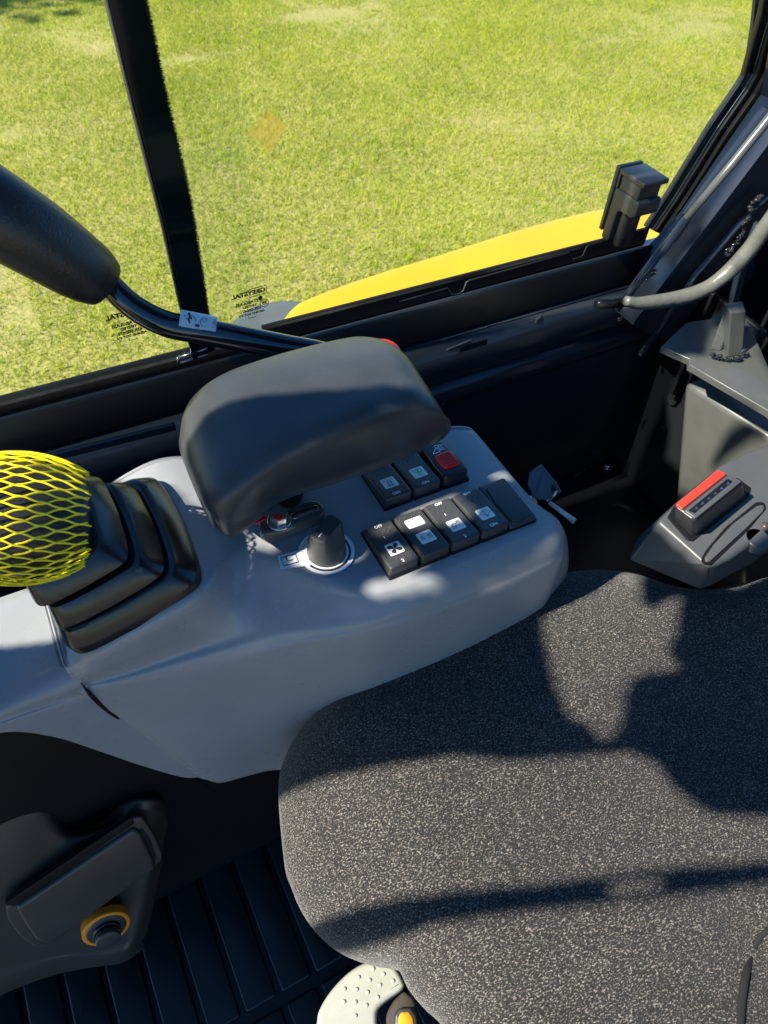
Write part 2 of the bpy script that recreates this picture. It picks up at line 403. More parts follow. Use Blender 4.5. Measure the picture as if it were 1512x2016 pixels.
def glass_mat():
    m = bpy.data.materials.new('tinted_glass'); m.use_nodes = True; nt = m.node_tree; nt.nodes.clear()
    o = nt.nodes.new('ShaderNodeOutputMaterial'); mx = nt.nodes.new('ShaderNodeMixShader'); t = nt.nodes.new('ShaderNodeBsdfTransparent'); t.inputs[0].default_value = (0.955, 0.975, 0.955, 1)
    g = nt.nodes.new('ShaderNodeBsdfGlossy'); g.inputs['Roughness'].default_value = 0.0
    f = nt.nodes.new('ShaderNodeFresnel'); f.inputs['IOR'].default_value = 1.45
    geo = nt.nodes.new('ShaderNodeNewGeometry'); mm = nt.nodes.new('ShaderNodeMath'); mm.operation = 'MULTIPLY_ADD'
    # the fresnel node reads inverted on back faces; keep the outer skin purely see-through there
    inv = nt.nodes.new('ShaderNodeMath'); inv.operation = 'SUBTRACT'; inv.inputs[0].default_value = 1.0; nt.links.new(geo.outputs['Backfacing'], inv.inputs[1])
    mu = nt.nodes.new('ShaderNodeMath'); mu.operation = 'MULTIPLY'; nt.links.new(f.outputs[0], mu.inputs[0]); nt.links.new(inv.outputs[0], mu.inputs[1])
    nt.links.new(mu.outputs[0], mx.inputs[0]); nt.links.new(t.outputs[0], mx.inputs[1]); nt.links.new(g.outputs[0], mx.inputs[2]); dm = nt.nodes.new('ShaderNodeMixShader'); df = nt.nodes.new('ShaderNodeBsdfDiffuse'); df.inputs[0].default_value = (0.8, 0.8, 0.76, 1)
    n = nt.nodes.new('ShaderNodeTexNoise'); n.inputs['Scale'].default_value = 7; n.inputs['Detail'].default_value = 6; n.inputs['Roughness'].default_value = 0.7; nt.links.new(geo.outputs['Position'], n.inputs['Vector'])
    rr = nt.nodes.new('ShaderNodeMapRange'); rr.inputs['From Min'].default_value = 0.42; rr.inputs['From Max'].default_value = 0.75; rr.inputs['To Max'].default_value = 0.035
    nt.links.new(n.outputs['Fac'], rr.inputs['Value']); nt.links.new(rr.outputs['Result'], dm.inputs[0]); nt.links.new(mx.outputs[0], dm.inputs[1]); nt.links.new(df.outputs[0], dm.inputs[2]); nt.links.new(dm.outputs[0], o.inputs[0])
    return m
M['glass'] = glass_mat()
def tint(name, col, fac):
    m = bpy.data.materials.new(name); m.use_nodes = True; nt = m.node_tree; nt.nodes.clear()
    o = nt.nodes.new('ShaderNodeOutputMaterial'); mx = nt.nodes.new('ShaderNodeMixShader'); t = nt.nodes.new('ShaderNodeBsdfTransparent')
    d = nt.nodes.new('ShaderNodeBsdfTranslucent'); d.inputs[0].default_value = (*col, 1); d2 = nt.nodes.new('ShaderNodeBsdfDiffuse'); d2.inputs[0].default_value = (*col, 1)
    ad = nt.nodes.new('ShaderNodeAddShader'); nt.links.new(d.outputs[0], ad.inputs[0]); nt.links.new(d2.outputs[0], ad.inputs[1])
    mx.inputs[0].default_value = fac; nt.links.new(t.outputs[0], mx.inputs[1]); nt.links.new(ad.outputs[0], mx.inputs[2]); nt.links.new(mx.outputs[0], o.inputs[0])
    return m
M['orange_reflection'] = tint('orange_reflection', (0.95, 0.42, 0.05), 0.28)
def grass_ground():
    m = bpy.data.materials.new('lawn_soil'); m.use_nodes = True; nt = m.node_tree; b = nt.nodes['Principled BSDF']
    g = nt.nodes.new('ShaderNodeNewGeometry')
    def nz(s, d=4, r=0.6):
        n = nt.nodes.new('ShaderNodeTexNoise'); n.inputs['Scale'].default_value = s; n.inputs['Detail'].default_value = d; n.inputs['Roughness'].default_value = r; nt.links.new(g.outputs['Position'], n.inputs['Vector']); return n
    a = nz(1.3); c = nz(26, 5, 0.7)
    cr = nt.nodes.new('ShaderNodeValToRGB'); e = cr.color_ramp.elements
    e[0].position = 0.3; e[0].color = (0.27, 0.29, 0.04, 1); e[1].position = 0.75; e[1].color = (0.40, 0.30, 0.15, 1)
    mx = nt.nodes.new('ShaderNodeMix'); mx.data_type = 'FLOAT'; mx.inputs['Factor'].default_value = 0.5
    nt.links.new(a.outputs['Fac'], mx.inputs['A']); nt.links.new(c.outputs['Fac'], mx.inputs['B']); nt.links.new(mx.outputs['Result'], cr.inputs['Fac'])
    nt.links.new(cr.outputs['Color'], b.inputs['Base Color']); b.inputs['Roughness'].default_value = 0.9
    bp = nt.nodes.new('ShaderNodeBump'); bp.inputs['Distance'].default_value = 0.03; bp.inputs['Strength'].default_value = 0.6
    nt.links.new(c.outputs['Fac'], bp.inputs['Height']); nt.links.new(bp.outputs['Normal'], b.inputs['Normal'])
    return m
M['ground'] = grass_ground()
def blade_mat():
    m = bpy.data.materials.new('grass_blade'); m.use_nodes = True; nt = m.node_tree; nt.nodes.clear()
    o = nt.nodes.new('ShaderNodeOutputMaterial'); g = nt.nodes.new('ShaderNodeNewGeometry')
    def nz(s, d=4, r=0.6):
        n = nt.nodes.new('ShaderNodeTexNoise'); n.inputs['Scale'].default_value = s; n.inputs['Detail'].default_value = d; n.inputs['Roughness'].default_value = r; nt.links.new(g.outputs['Position'], n.inputs['Vector']); return n
    a = nz(1.6, 4, 0.65); c = nz(14, 3, 0.6)
    at = nt.nodes.new('ShaderNodeAttribute'); at.attribute_name = 'tone'
    s1 = nt.nodes.new('ShaderNodeMath'); s1.operation = 'MULTIPLY_ADD'; s1.inputs[1].default_value = 0.65; nt.links.new(a.outputs['Fac'], s1.inputs[0])
    s2 = nt.nodes.new('ShaderNodeMath'); s2.operation = 'MULTIPLY_ADD'; s2.inputs[1].default_value = 0.5; nt.links.new(c.outputs['Fac'], s2.inputs[0]); s2.inputs[2].default_value = -0.18
    nt.links.new(s2.outputs[0], s1.inputs[2])
    s3 = nt.nodes.new('ShaderNodeMath'); s3.operation = 'MULTIPLY_ADD'; s3.inputs[1].default_value = 0.42; nt.links.new(at.outputs['Fac'], s3.inputs[0]); nt.links.new(s1.outputs[0], s3.inputs[2])
    s4 = nt.nodes.new('ShaderNodeMath'); s4.operation = 'SUBTRACT'; s4.inputs[1].default_value = 0.17; nt.links.new(s3.outputs[0], s4.inputs[0])
    cr = nt.nodes.new('ShaderNodeValToRGB'); e = cr.color_ramp.elements
    e[0].position = 0.15; e[0].color = (0.19, 0.29, 0.02, 1); e[1].position = 0.92; e[1].color = (0.62, 0.50, 0.22, 1)
    k = cr.color_ramp.elements.new(0.42); k.color = (0.38, 0.44, 0.032, 1); k = cr.color_ramp.elements.new(0.62); k.color = (0.56, 0.55, 0.085, 1)
    nt.links.new(s4.outputs[0], cr.inputs['Fac'])
    d = nt.nodes.new('ShaderNodeBsdfDiffuse'); t = nt.nodes.new('ShaderNodeBsdfTranslucent'); mx = nt.nodes.new('ShaderNodeMixShader'); mx.inputs[0].default_value = 0.4
    nt.links.new(cr.outputs[0], d.inputs[0]); nt.links.new(cr.outputs[0], t.inputs[0]); nt.links.new(d.outputs[0], mx.inputs[1]); nt.links.new(t.outputs[0], mx.inputs[2]); nt.links.new(mx.outputs[0], o.inputs[0])
    return m
M['blade'] = blade_mat()
M['bounce_gravel'] = mat('bounce_gravel', (0.19, 0.15, 0.135), 0.9, bump=1.0, bscale=60, dist=0.02, vary=0.3, vscale=30)

# ================================================================== OUTSIDE
S_ = 60
go = mk('grass_ground', [(-S_, -S_, -1.75), (S_, -S_, -1.75), (S_, S_, -1.75), (-S_, S_, -1.75)], [(0, 1, 2, 3)], M['ground'], None, smooth=False)
tag(go, kind='structure')
gv = mk('bounce_yard', [(-9, -12, -1.746), (9, -12, -1.746), (9, -0.55, -1.746), (-9, -0.55, -1.746)], [(0, 1, 2, 3)], M['bounce_gravel'], None, smooth=False)  # unseen ground, added to bounce neutral light in from the door side
tag(gv, kind='structure')
def lawn():
    n = 900000
    x = rng.uniform(-1.6, 8.5, n); y = rng.uniform(0.9, 8.5, n)
    # keep mostly the strip the window looks on to, tufts and bald spots
    keep = (y > 0.25 * x + 0.6) | (rng.random(n) < 0.2)
    def fbm(px, py, s, seed):
        r = np.random.default_rng(seed); G = r.random((64, 64)); u = (px * s) % 63; v = (py * s) % 63
        i = u.astype(int); j = v.astype(int); a = u - i; b = v - j; a = a * a * (3 - 2 * a); b = b * b * (3 - 2 * b)
        return (G[i, j] * (1 - a) * (1 - b) + G[i + 1, j] * a * (1 - b) + G[i, j + 1] * (1 - a) * b + G[i + 1, j + 1] * a * b)
    dens = 0.55 * fbm(x, y, 1.1, 1) + 0.25 * fbm(x, y, 4.0, 2) + 0.2 * fbm(x, y, 11.0, 3)
    for bx_, by_, r1, r2, am in ((410, 112, 0.34, 0.10, 0.9), (600, 34, 0.35, 0.10, 0.8), (20, 262, 0.30, 0.12, 0.8), (1000, 330, 0.12, 0.08, 0.7), (480, 95, 0.3, 0.1, 0.6), (180, 215, 0.4, 0.06, 0.6), (1380, 60, 0.5, 0.15, 0.35), (860, 250, 0.5, 0.12, 0.3)):
        p_ = Wz(bx_, by_, -1.75); q_ = np.exp(-(((x - p_.x) / r1) ** 2 + ((y - p_.y) / r2) ** 2)); dens = dens - 0.40 * am * q_ * (0.6 + 0.8 * fbm(x, y, 9.0, 5)); 
    keep &= rng.random(n) < np.clip((dens - 0.12) * 3.6, 0.16, 1); dens = np.clip(dens, 0.02, 1)
    x = x[keep]; y = y[keep]; dens = dens[keep]; n = len(x)
    h = (0.012 + 0.018 * rng.random(n)) * (0.5 + 1.0 * dens); w = 0.0028 + 0.0026 * rng.random(n)
    a = rng.uniform(0, 2 * np.pi, n); lx = rng.normal(0, 0.6, n) * h; ly = rng.normal(0, 0.6, n) * h
    dx = np.cos(a) * w / 2; dy = np.sin(a) * w / 2
    V = np.zeros((n, 3, 3)); V[:, 0] = np.stack([x - dx, y - dy, np.zeros(n)], 1); V[:, 1] = np.stack([x + dx, y + dy, np.zeros(n)], 1); V[:, 2] = np.stack([x + lx, y + ly, h], 1)
    me = bpy.data.meshes.new('grass'); me.vertices.add(3 * n); me.vertices.foreach_set('co', V.reshape(-1)); me.loops.add(3 * n); me.loops.foreach_set('vertex_index', np.arange(3 * n, dtype=np.int32))
    me.polygons.add(n); me.polygons.foreach_set('loop_start', np.arange(0, 3 * n, 3, dtype=np.int32)); me.polygons.foreach_set('loop_total', np.full(n, 3, dtype=np.int32))
    me.update(calc_edges=True)
    at = me.attributes.new('tone', 'FLOAT', 'FACE'); at.data.foreach_set('value', rng.random(n).astype(np.float32))
    me.materials.append(M['blade']); o = bpy.data.objects.new('grass', me); COL.objects.link(o); tag(o, kind='stuff')
lawn()

# garden tree off to the left whose shadow reaches the far corner of the lawn
GT = thing('garden_tree', (-3.7, 7.9, -1.75), 'leafy broad tree standing on the lawn, shading the far left grass corner', 'tree')
loft('trunk', [[Vector((-3.7 + dx + r * math.cos(a), 7.9 + r * math.sin(a), z)) for a in np.linspace(0, 2 * math.pi, 10, endpoint=False)] for z, r, dx in ((-1.76, 0.22, 0), (-1.4, 0.15, 0.01), (-0.6, 0.12, 0.04), (0.4, 0.09, 0.0))], mat('bark', (0.10, 0.075, 0.05), 0.9, bump=1.0, bscale=30, dist=0.02), GT, ns=2, na=3)
def crown():
    n = 9000; d = rng.normal(size=(n, 3)); d /= np.linalg.norm(d, axis=1)[:, None]; r = rng.random(n) ** 0.45
    lump = 1 + 0.18 * np.sin(5 * d[:, 0] + 2) * np.sin(4 * d[:, 1]) + 0.12 * np.sin(9 * d[:, 2])
    c = d * (r * lump)[:, None] * np.array([1.8, 1.8, 1.35]) + np.array([-3.7, 7.9, 1.25]); V = []; F = []
    for i in range(n):
        a = rng.normal(size=3); a /= np.linalg.norm(a); b = np.cross(a, rng.normal(size=3)); b /= np.linalg.norm(b); L = rng.uniform(0.06, 0.11)
        k = len(V); V += [(c[i] - a * L).tolist(), (c[i] + b * L * 0.5).tolist(), (c[i] + a * L).tolist(), (c[i] - b * L * 0.5).tolist()]; F.append((k, k + 1, k + 2, k + 3))
    mk('crown', V, F, mat('leaf', (0.06, 0.11, 0.02), 0.6, vary=0.3, vscale=3), GT, smooth=False)
crown()
# yellow bodywork beside the cab
YB = thing('yellow_side_cover', (0.5, 0.58, -1.0), 'bright yellow curved bodywork outside below the side window', 'body panel')
edge = [(px, py) for px, py in ((560, 634), (584, 606), (612, 590), (700, 557), (790, 528), (850, 510), (1000, 462), (1100, 434), (1190, 414), (1300, 402), (1420, 398))]
E3 = [Wz(px, py, -0.50) for px, py in edge]
y_in = 0.497
def yr(f, z, out=0.0): return [Vector((p.x, y_in + (p.y - y_in) * f + out, z)) for p in E3]
patch('cover_shell', [yr(0, -0.494), yr(0.3, -0.496), yr(0.7, -0.498), yr(0.93, -0.4985), yr(0.985, -0.501), yr(1.0, -0.507, 0.001), yr(1.0, -0.53, 0.004), yr(1.0, -0.70, 0.008), yr(1.0, -0.95, 0.01)], M['yellow'], YB, nu=8, nv=5, thick=0.004, flip=True)
FL = thing('mudguard', (0.2, 0.55, -1.0), 'dark grey rounded guard in front of the yellow bodywork', 'mudguard')
eg = [Wz(px, py, -0.53) for px, py in ((440, 668), (455, 648), (478, 626), (505, 610), (545, 601), (590, 601), (640, 610))]
def yg(f, z, out=0.0): return [Vector((p.x, y_in + (p.y - y_in) * f + out, z)) for p in eg]
patch('guard_shell', [yg(0, -0.528), yg(0.5, -0.529), yg(0.95, -0.529), yg(0.99, -0.531), yg(1, -0.536, 0.001), yg(1, -0.60, 0.003), yg(1, -0.9, 0.004)], M['flapgrey'], FL, nu=8, nv=5, thick=0.004, flip=True)

# ================================================================== CAB SHELL
CB = thing('excavator_cab', (0.1, 0.46, -0.9), 'glossy black painted cab frame with rails, posts and welds round the seat', 'cab')
# side wall below the window: one folded profile run along the machine
prof = [(0.490, -0.95), (0.490, -0.384), (0.478, -0.382), (0.478, -0.384), (0.462, -0.380)]
prof2 = [(0.462, -0.400), (0.455, -0.403), (0.4475, -0.404), (0.441, -0.407), (0.437, -0.412), (0.435, -0.420), (0.434, -0.432), (0.437, -0.438), (0.4435, -0.441),
         (0.4445, -0.446), (0.439, -0.449), (0.4355, -0.453), (0.4345, -0.462), (0.436, -0.468), (0.4415, -0.471), (0.4425, -0.478), (0.442, -0.70), (0.462, -0.95)]
P_ = prof + prof2
def extr(name, P, x0, x1, m, par, nx=1, closed=True):
    V = []; n = len(P)
    for i in range(nx + 1):
        x = x0 + (x1 - x0) * i / nx
        for y, z in P: V.append((x, y, z))
    F = []
    for i in range(nx):
        for j in range(n if closed else n - 1):
            k = (j + 1) % n; F.append((i * n + j, i * n + k, (i + 1) * n + k, (i + 1) * n + j))
    if closed: F += [tuple(range(n))[::-1], tuple(nx * n + k for k in range(n))]
    return autosmooth(mk(name, V, F, m, par), 50)
extr('side_wall', P_, -0.75, 0.74, M['paint'], CB)
# trim panel under the glass, face towards the cabin
trimP = [(0.4625, -0.3995), (0.4625, -0.370), (0.4605, -0.3675), (0.4575, -0.3675), (0.4555, -0.370), (0.4535, -0.3995)]
extr('sill_trim', trimP, -0.75, 0.575, M['trim'], CB)
def polyline_tube(name, pix, y, r, m, par, n=0, seg=6, dy=0): return sweep(name, [Wy(px, py, y) for px, py in pix], r, m, par, seg=seg, n=n)
z4 = lambda pts: [(756 + a / 2, 450 + b / 2) for a, b in pts]
polyline_tube('trim_edge', z4([(60, 290), (250, 236), (262, 258), (272, 263), (300, 256), (312, 246), (326, 211), (334, 206), (730, 96), (738, 118), (748, 122), (776, 112), (786, 102), (798, 72), (806, 66), (900, 42)]), 0.4545, 0.0009, M['trim'], CB)
# floor pan, rear shelf, rear wall
V, F = box_geo((-0.75, -0.45, -0.95), (0.80, 0.46, -0.905)); mk('floor_pan', V, F, M['pan'], CB, smooth=False)
V, F = box_geo((0.28, 0.12, -0.70), (0.80, 0.4415, -0.672)); bevel(mk('rear_shelf', V, F, M['pan'], CB, smooth=False), 0.003)
V, F = box_geo((0.70, -0.45, -0.90), (0.74, 0.4410, -0.22)); mk('rear_wall', V, F, M['pan'], CB, smooth=False)
V, F = box_geo((0.22, -0.50, 0.50), (0.86, 0.50, 0.53)); bevel(mk('roof_shade', V, F, M['pan'], CB, smooth=False), 0.01)  # out-of-view part roof, added and cut short to set the fill light
V, F = box_geo((0.28, -0.52, -0.90), (0.78, -0.48, 0.50)); mk('sky_block_panel', V, F, M['pan'], CB, smooth=False)  # added out of view to block sky light on the console's rear end
V, F = box_geo((0.74, -0.46, 0.20), (0.78, -0.40, 0.50)); mk('rear_pillar', V, F, M['pan'], CB, smooth=False)
# rear side panel behind the window
zz = [Wy(px, py, 0.470) for px, py in ((1300, 436), (1325, 410), (1418, 270), (1480, 180), (1499, 60), (1512, -60))]
out = [(p.x + 0.003, p.z) for p in zz]
out = out + [(0.70, out[-1][1]), (0.70, -0.385), (0.54, -0.385)]
slab('rear_quarter_panel', out[::-1], 0.02, 0.002, M['paint'], CB, F=Frame((0, 0.462, 0), (1, 0, 0), (0, 0, 1)))
out2 = [(p.x + 0.004, p.z) for p in zz]
out2 = out2 + [(0.70, out2[-1][1]), (0.70, -0.385), (0.60, -0.385)]
slab('outer_panel', out2[::-1], 0.003, 0.0005, M['paint'], CB, F=Frame((0, 0.4865, 0), (1, 0, 0), (0, 0, 1)))
def bar(name, pix, y, w, t, m, par, label=None, r=0.0015):
    P = [Wy(px, py, y) for px, py in pix]; G = Geo()
    for a, b in zip(P[:-1], P[1:]):
        d = (b - a); L = d.length; fr = Frame(a, d, Vector((0, -1, 0)).cross(d) * -1)
        V, F = slab_geo(rect(L, w, min(w, t) * 0.2, 2, L / 2, 0), t, min(r, t * 0.4), fr, -t / 2); G.add(V, F)
    return autosmooth(G.build(name, m, par, label=label), 40)
# diagonal rear post: wide black box and grey edge bar
bar('rear_post', [(1560, 250), (1262, 640)], 0.425, 0.075, 0.03, M['paint'], CB)
sweep('post_edge', [Wy(px, py, 0.405) for px, py in ((1560, 175), (1512, 236), (1440, 325), (1350, 432))], [0.0042, 0.0040, 0.0038, 0.0034], M['tubegrey'], CB, seg=10)  # upper run greyer than the lower one: sunlit tone put into the colour
sweep('post_flange', [Wy(px, py, 0.405) for px, py in ((1350, 432), (1280, 525), (1215, 610))], [0.0040, 0.003], M['paint'], CB, seg=10)
sweep('post_flange', [Wy(px, py, 0.40) for px, py in ((1512, 385), (1455, 440), (1370, 540), (1262, 700))], 0.0035, M['paint'], CB, seg=8)
sweep('inner_flange', [Wy(px, py, 0.385) for px, py in ((1496, 440), (1462, 520), (1440, 610), (1428, 660))], 0.005, M['paint'], CB, seg=8)
def beads(name, pts, r, parent, jit=0.6, per=2, y=None):
    G = Geo(); P = cat_rom(pts, 10)
    L = np.linalg.norm(np.diff(P, axis=0), axis=1).sum(); n = max(6, int(L / (r * 0.32)))
    for i in range(n):
        t = i / (n - 1) * (len(P) - 1); k = min(int(t), len(P) - 2); p = P[k] * (1 - (t - k)) + P[k + 1] * (t - k)
        q = p + rng.normal(0, r * 0.34, 3); G.blob(q, r * rng.uniform(0.30, 0.75) * (1 + 0.3 * math.sin(i * 0.9)), 5, (1.3, 0.9, 0.8))
    return G.build(name, M['weld'], parent)
beads('weld', [Wy(px, py, 0.428) for px, py in ((1286, 528), (1270, 560), (1255, 600), (1222, 630))], 0.0032, CB)
beads('weld', [Wy(px, py, 0.395) for px, py in ((1500, 385), (1480, 410), (1455, 470), (1430, 500))], 0.0035, CB)
beads('weld', [Wy(px, py, 0.428) for px, py in ((1310, 610), (1290, 640), (1262, 662))], 0.003, CB)
beads('weld', [Wy(px, py, 0.437) for px, py in ((868, 795), (900, 778), (932, 764), (962, 757))], 0.0022, CB)
beads('weld', [Wy(px, py, 0.437) for px, py in ((1170, 695), (1206, 680), (1240, 672))], 0.0022, CB)
beads('weld', [Wz(px, py, -0.670) for px, py in ((1131, 938), (1160, 920), (1200, 893), (1235, 878), (1256, 862))], 0.0028, CB)
beads('weld', [Wz(px, py, -0.670) for px, py in ((1238, 922), (1252, 940))], 0.003, CB)
# gusset plate under the rear post
pl = [(1302, 682), (1325, 660), (1352, 634), (1395, 628), (1440, 604), (1462, 612), (1482, 650), (1512, 720), (1560, 800), (1560, 850), (1512, 808), (1357, 717), (1357, 706)]
zp = -0.372
gp = [Wz(px, py, zp) for px, py in pl]
slab('gusset_plate', [(p.x, p.y) for p in gp], 0.006, 0.001, M['paint_grey'], CB, F=Frame((0, 0, zp - 0.006), (1, 0, 0), (0, 1, 0)))
up = [Wz(px, py, zp) for px, py in ((1398, 690), (1418, 692), (1432, 704), (1462, 700))]
a_, b_, c_, d_ = [Vector(p) for p in up]
def upr(name, base, hgt, lean, m):
    G = Geo(); n = len(base); V = [tuple(p) for p in base] + [tuple(p + Vector((lean[0], lean[1], hgt))) for p in base]
    F = [(i, (i + 1) % n, n + (i + 1) % n, n + i) for i in range(n)] + [tuple(range(n))[::-1], tuple(range(n, 2 * n))]
    return bevel(recalc(mk(name, V, F, m, CB, smooth=False)), 0.0012, 2)
upr('upright_leg', [a_, b_, b_ + Vector((0.012, 0.004, 0)), a_ + Vector((0.012, 0.006, 0))], 0.030, (0.012, 0.012), M['paint_grey'])
upr('upright_leg', [c_, d_, d_ + Vector((0.008, 0.012, 0)), c_ + Vector((0.006, 0.012, 0))], 0.038, (-0.006, 0.012), M['paint_grey'])
beads('weld', [Wz(px, py, zp + 0.004) for px, py in ((1400, 698), (1425, 704), (1450, 706), (1470, 695))], 0.0026, CB)
# box behind the seat
T1 = Wx(1345, 752, 0.5); T2 = Wplane(1600, 915, T1, Vector((0, 0.05, 1))); T3 = Wz(1384, 738, T1.z + 0.006); T4 = Wz(1600, 862, T1.z + 0.006)
B1 = Wz(1322, 1060, -0.64); B2 = T2 + (B1 - T1)
up_ = Vector((0.10, 0.0, 0.0))
V = [T1, T2, T4, T3, B1, B2, T4 + (B1 - T1) + Vector((0.02, 0, 0)), T3 + (B1 - T1) + Vector((0.02, 0, 0))]
rb_ = bevel(recalc(mk('rear_box', V, [(0, 1, 2, 3), (4, 5, 6, 7), (0, 1, 5, 4), (1, 2, 6, 5), (2, 3, 7, 6), (3, 0, 4, 7)], M['box_paint'], CB, smooth=True)), 0.006, 4)
V, F = box_geo((0.60, 0.335, -0.669), (0.606, 0.4412, -0.40)); bevel(mk('side_bracket', V, F, M['pan'], CB, smooth=False), 0.002)
for px, py in ((1327, 785), (1303, 845)):
    p = Wx(px, py, 0.599); G = Geo(); G.tube([p + Vector((0.002, 0, 0)), p - Vector((0.004, 0, 0))], 0.0070, 16); bevel(G.build('bolt_head', M['pan'], CB, smooth=False), 0.001)
p = Wz(1195, 920, -0.6715); G = Geo(); G.tube([p, p + Vector((0, 0, 0.004))], 0.008, 20); G.tube([p, p + Vector((0, 0, 0.006))], 0.0045, 6); bevel(G.build('floor_bolt', M['chrome'], CB, smooth=False), 0.0006)
p = Wy(1060, 628, 0.433); G = Geo(); G.tube([p, p - Vector((0, 0.003, 0))], 0.0048, 6); bevel(G.build('hex_nut', M['paint_grey'], CB, smooth=False), 0.0006)
bar('pale_clip', [(879, 691), (901, 682), (928, 671)], 0.4325, 0.0035, 0.002, M['tubegrey'], CB)
bar('rail_slot', [(905, 688), (958, 672)], 0.4335, 0.006, 0.002, M['weld'], CB)
bar('rail_lip', [(0, 925), (345, 838)], 0.430, 0.006, 0.004, M['paint'], CB)

# ================================================================== SIDE WINDOW
WN = thing('side_window', (0.2, 0.48, -0.36), 'tinted side window sliding in a black sealed frame, grass beyond', 'window')
YG = 0.474
def pane(name, x0, x1, z0, z1, y, corner=None):
    V, F = box_geo((x0, y, z0), (x1, y + 0.004, z1)); return mk(name, V, F, M['glass'], WN, smooth=False)
pane('front_pane', -0.80, 0.155, -0.364, 0.35, 0.468)
cor = [(1300, 436), (1325, 410), (1458, 152), (1480, 70), (1512, -60)]
pts = [Wy(px, py, 0.4765) for px, py in cor]
out = [(0.12, -0.364), (0.565, -0.364)] + [(p.x + 0.006, p.z) for p in pts[1:]] + [(pts[-1].x + 0.01, 0.35), (0.12, 0.35)]
slab('rear_pane', out, 0.004, 0.0002, M['glass'], WN, F=Frame((0, 0.4805, 0), (1, 0, 0), (0, 0, 1)), seg=1)
# bottom channel and seals
extr('bottom_channel', [(0.4895, -0.3835), (0.4895, -0.3715), (0.4885, -0.3705), (0.4865, -0.3705), (0.4855, -0.3715), (0.4855, -0.3835)], -0.75, 0.572, M['seal'], WN)
extr('bottom_seal', [(0.4845, -0.3822), (0.4845, -0.3645), (0.4835, -0.3635), (0.4820, -0.3645), (0.4820, -0.3822)], 0.16, 0.572, M['seal'], WN)
extr('glass_run', [(0.4760, -0.3818), (0.4760, -0.3615), (0.4745, -0.360), (0.4730, -0.3615), (0.4730, -0.3818)], -0.75, 0.15, M['seal'], WN)
# meeting rail: black band, bright edge, brush seal
def quadstrip(name, pa, pb, y, t, m, n=1, label=None):
    A = [Wy(px, py, y) for px, py in pa]; B = [Wy(px, py, y) for px, py in pb]
    V = []; k = len(A)
    for a, b in zip(A, B):
        V += [a, b, b + Vector((0, t, 0)), a + Vector((0, t, 0))]
    F = []
    for i in range(k - 1):
        for j in range(4): F.append((4 * i + j, 4 * i + (j + 1) % 4, 4 * i + 4 + (j + 1) % 4, 4 * i + 4 + j))
    F += [(3, 2, 1, 0), (4 * k - 4, 4 * k - 3, 4 * k - 2, 4 * k - 1)]
    return recalc(mk(name, V, F, m, WN, smooth=False, label=label))
L0 = [(190, -70), (208, 0), (262, 220), (318, 440), (349, 580), (364, 640), (381, 706)]
R0 = [(270, -70), (287, 0), (330, 200), (374, 390), (398, 540), (408, 610), (422, 690)]
quadstrip('meeting_rail', L0, R0, 0.4665, 0.0012, M['glossblack'])
sweep('bright_edge', [Wy(px, py, 0.4655) for px, py in L0], 0.0011, M['alu'], WN, seg=6)
sweep('rail_lip', [Wy(px + 7, py, 0.4655) for px, py in L0], 0.0007, M['seal'], WN, seg=5)
def brush():
    V = []; F = []
    A = cat_rom([Wy(px, py, 0.4668) for px, py in R0], 60)
    for i in range(len(A) - 1):
        for k in range(10):
            t = rng.random(); p = A[i] * (1 - t) + A[i + 1] * t
            L = 0.0016 * rng.uniform(0.4, 1.4); dz = rng.normal(0, 0.0006); dy = rng.normal(0, 0.0006); w = 0.0003
            b = len(V); V += [(p[0] - 0.002, p[1], p[2] - w), (p[0] - 0.002, p[1], p[2] + w), (p[0] + L, p[1] + dy, p[2] + dz)]; F.append((b, b + 1, b + 2))
    mk('brush_seal', V, F, M['fuzz'], WN, smooth=False)
brush()
G = Geo(); bs = [Wy(px, py, 0.4665) for px, py in ((352, 704), (408, 686))]
G.tube([bs[0], bs[1]], 0.0012, 6); bs = [Wy(px, py, 0.4665) for px, py in ((350, 716), (408, 698))]; G.tube([bs[0], bs[1]], 0.001, 6); bs = [Wy(px, py, 0.4665) for px, py in ((351, 703), (350, 717))]; G.tube([bs[0], bs[1]], 0.0012, 6)
G.build('rail_clip', M['alu'], WN)
# rear frame of the window: bands following the corner
def band(name, offs, y0, w, t, m, top=1):
    pts = [Wy(px, py, 0.475) for px, py in ((1512, -60), (1499, 25), (1464, 150), (1455, 165), (1400, 245), (1322, 372), (1272, 448))]
    C = []
    for p in pts: C.append(np.array([p.x, p.z]))
    C = np.array(C); V = []; k = len(C)
    for i in range(k):
        tdir = C[min(i + 1, k - 1)] - C[max(i - 1, 0)]; tdir /= np.linalg.norm(tdir); n = np.array([-tdir[1], tdir[0]]);
        if n[0] < 0: n = -n
        a = C[i] + n * offs; b = C[i] + n * (offs + w)
        V += [(a[0], y0, a[1]), (b[0], y0, b[1]), (b[0], y0 + t, b[1]), (a[0], y0 + t, a[1])]
    F = []
    for i in range(k - 1):
        for j in range(4): F.append((4 * i + j, 4 * i + (j + 1) % 4, 4 * i + 4 + (j + 1) % 4, 4 * i + 4 + j))
    F += [(3, 2, 1, 0), (4 * k - 4, 4 * k - 3, 4 * k - 2, 4 * k - 1)]
    return bevel(recalc(mk(name, V, F, m, WN, smooth=False)), min(w, t) * 0.25, 2)
band('frame_seal', 0.000, 0.474, 0.0045, 0.006, M['seal'])
band('frame_groove', 0.0045, 0.476, 0.004, 0.004, M['glossblack'])
band('frame_lip', 0.0085, 0.473, 0.0020, 0.006, M['alu'])
band('frame_face', 0.0105, 0.470, 0.0070, 0.008, M['seal'])
band('frame_edge', 0.0175, 0.466, 0.0025, 0.010, M['trim'])
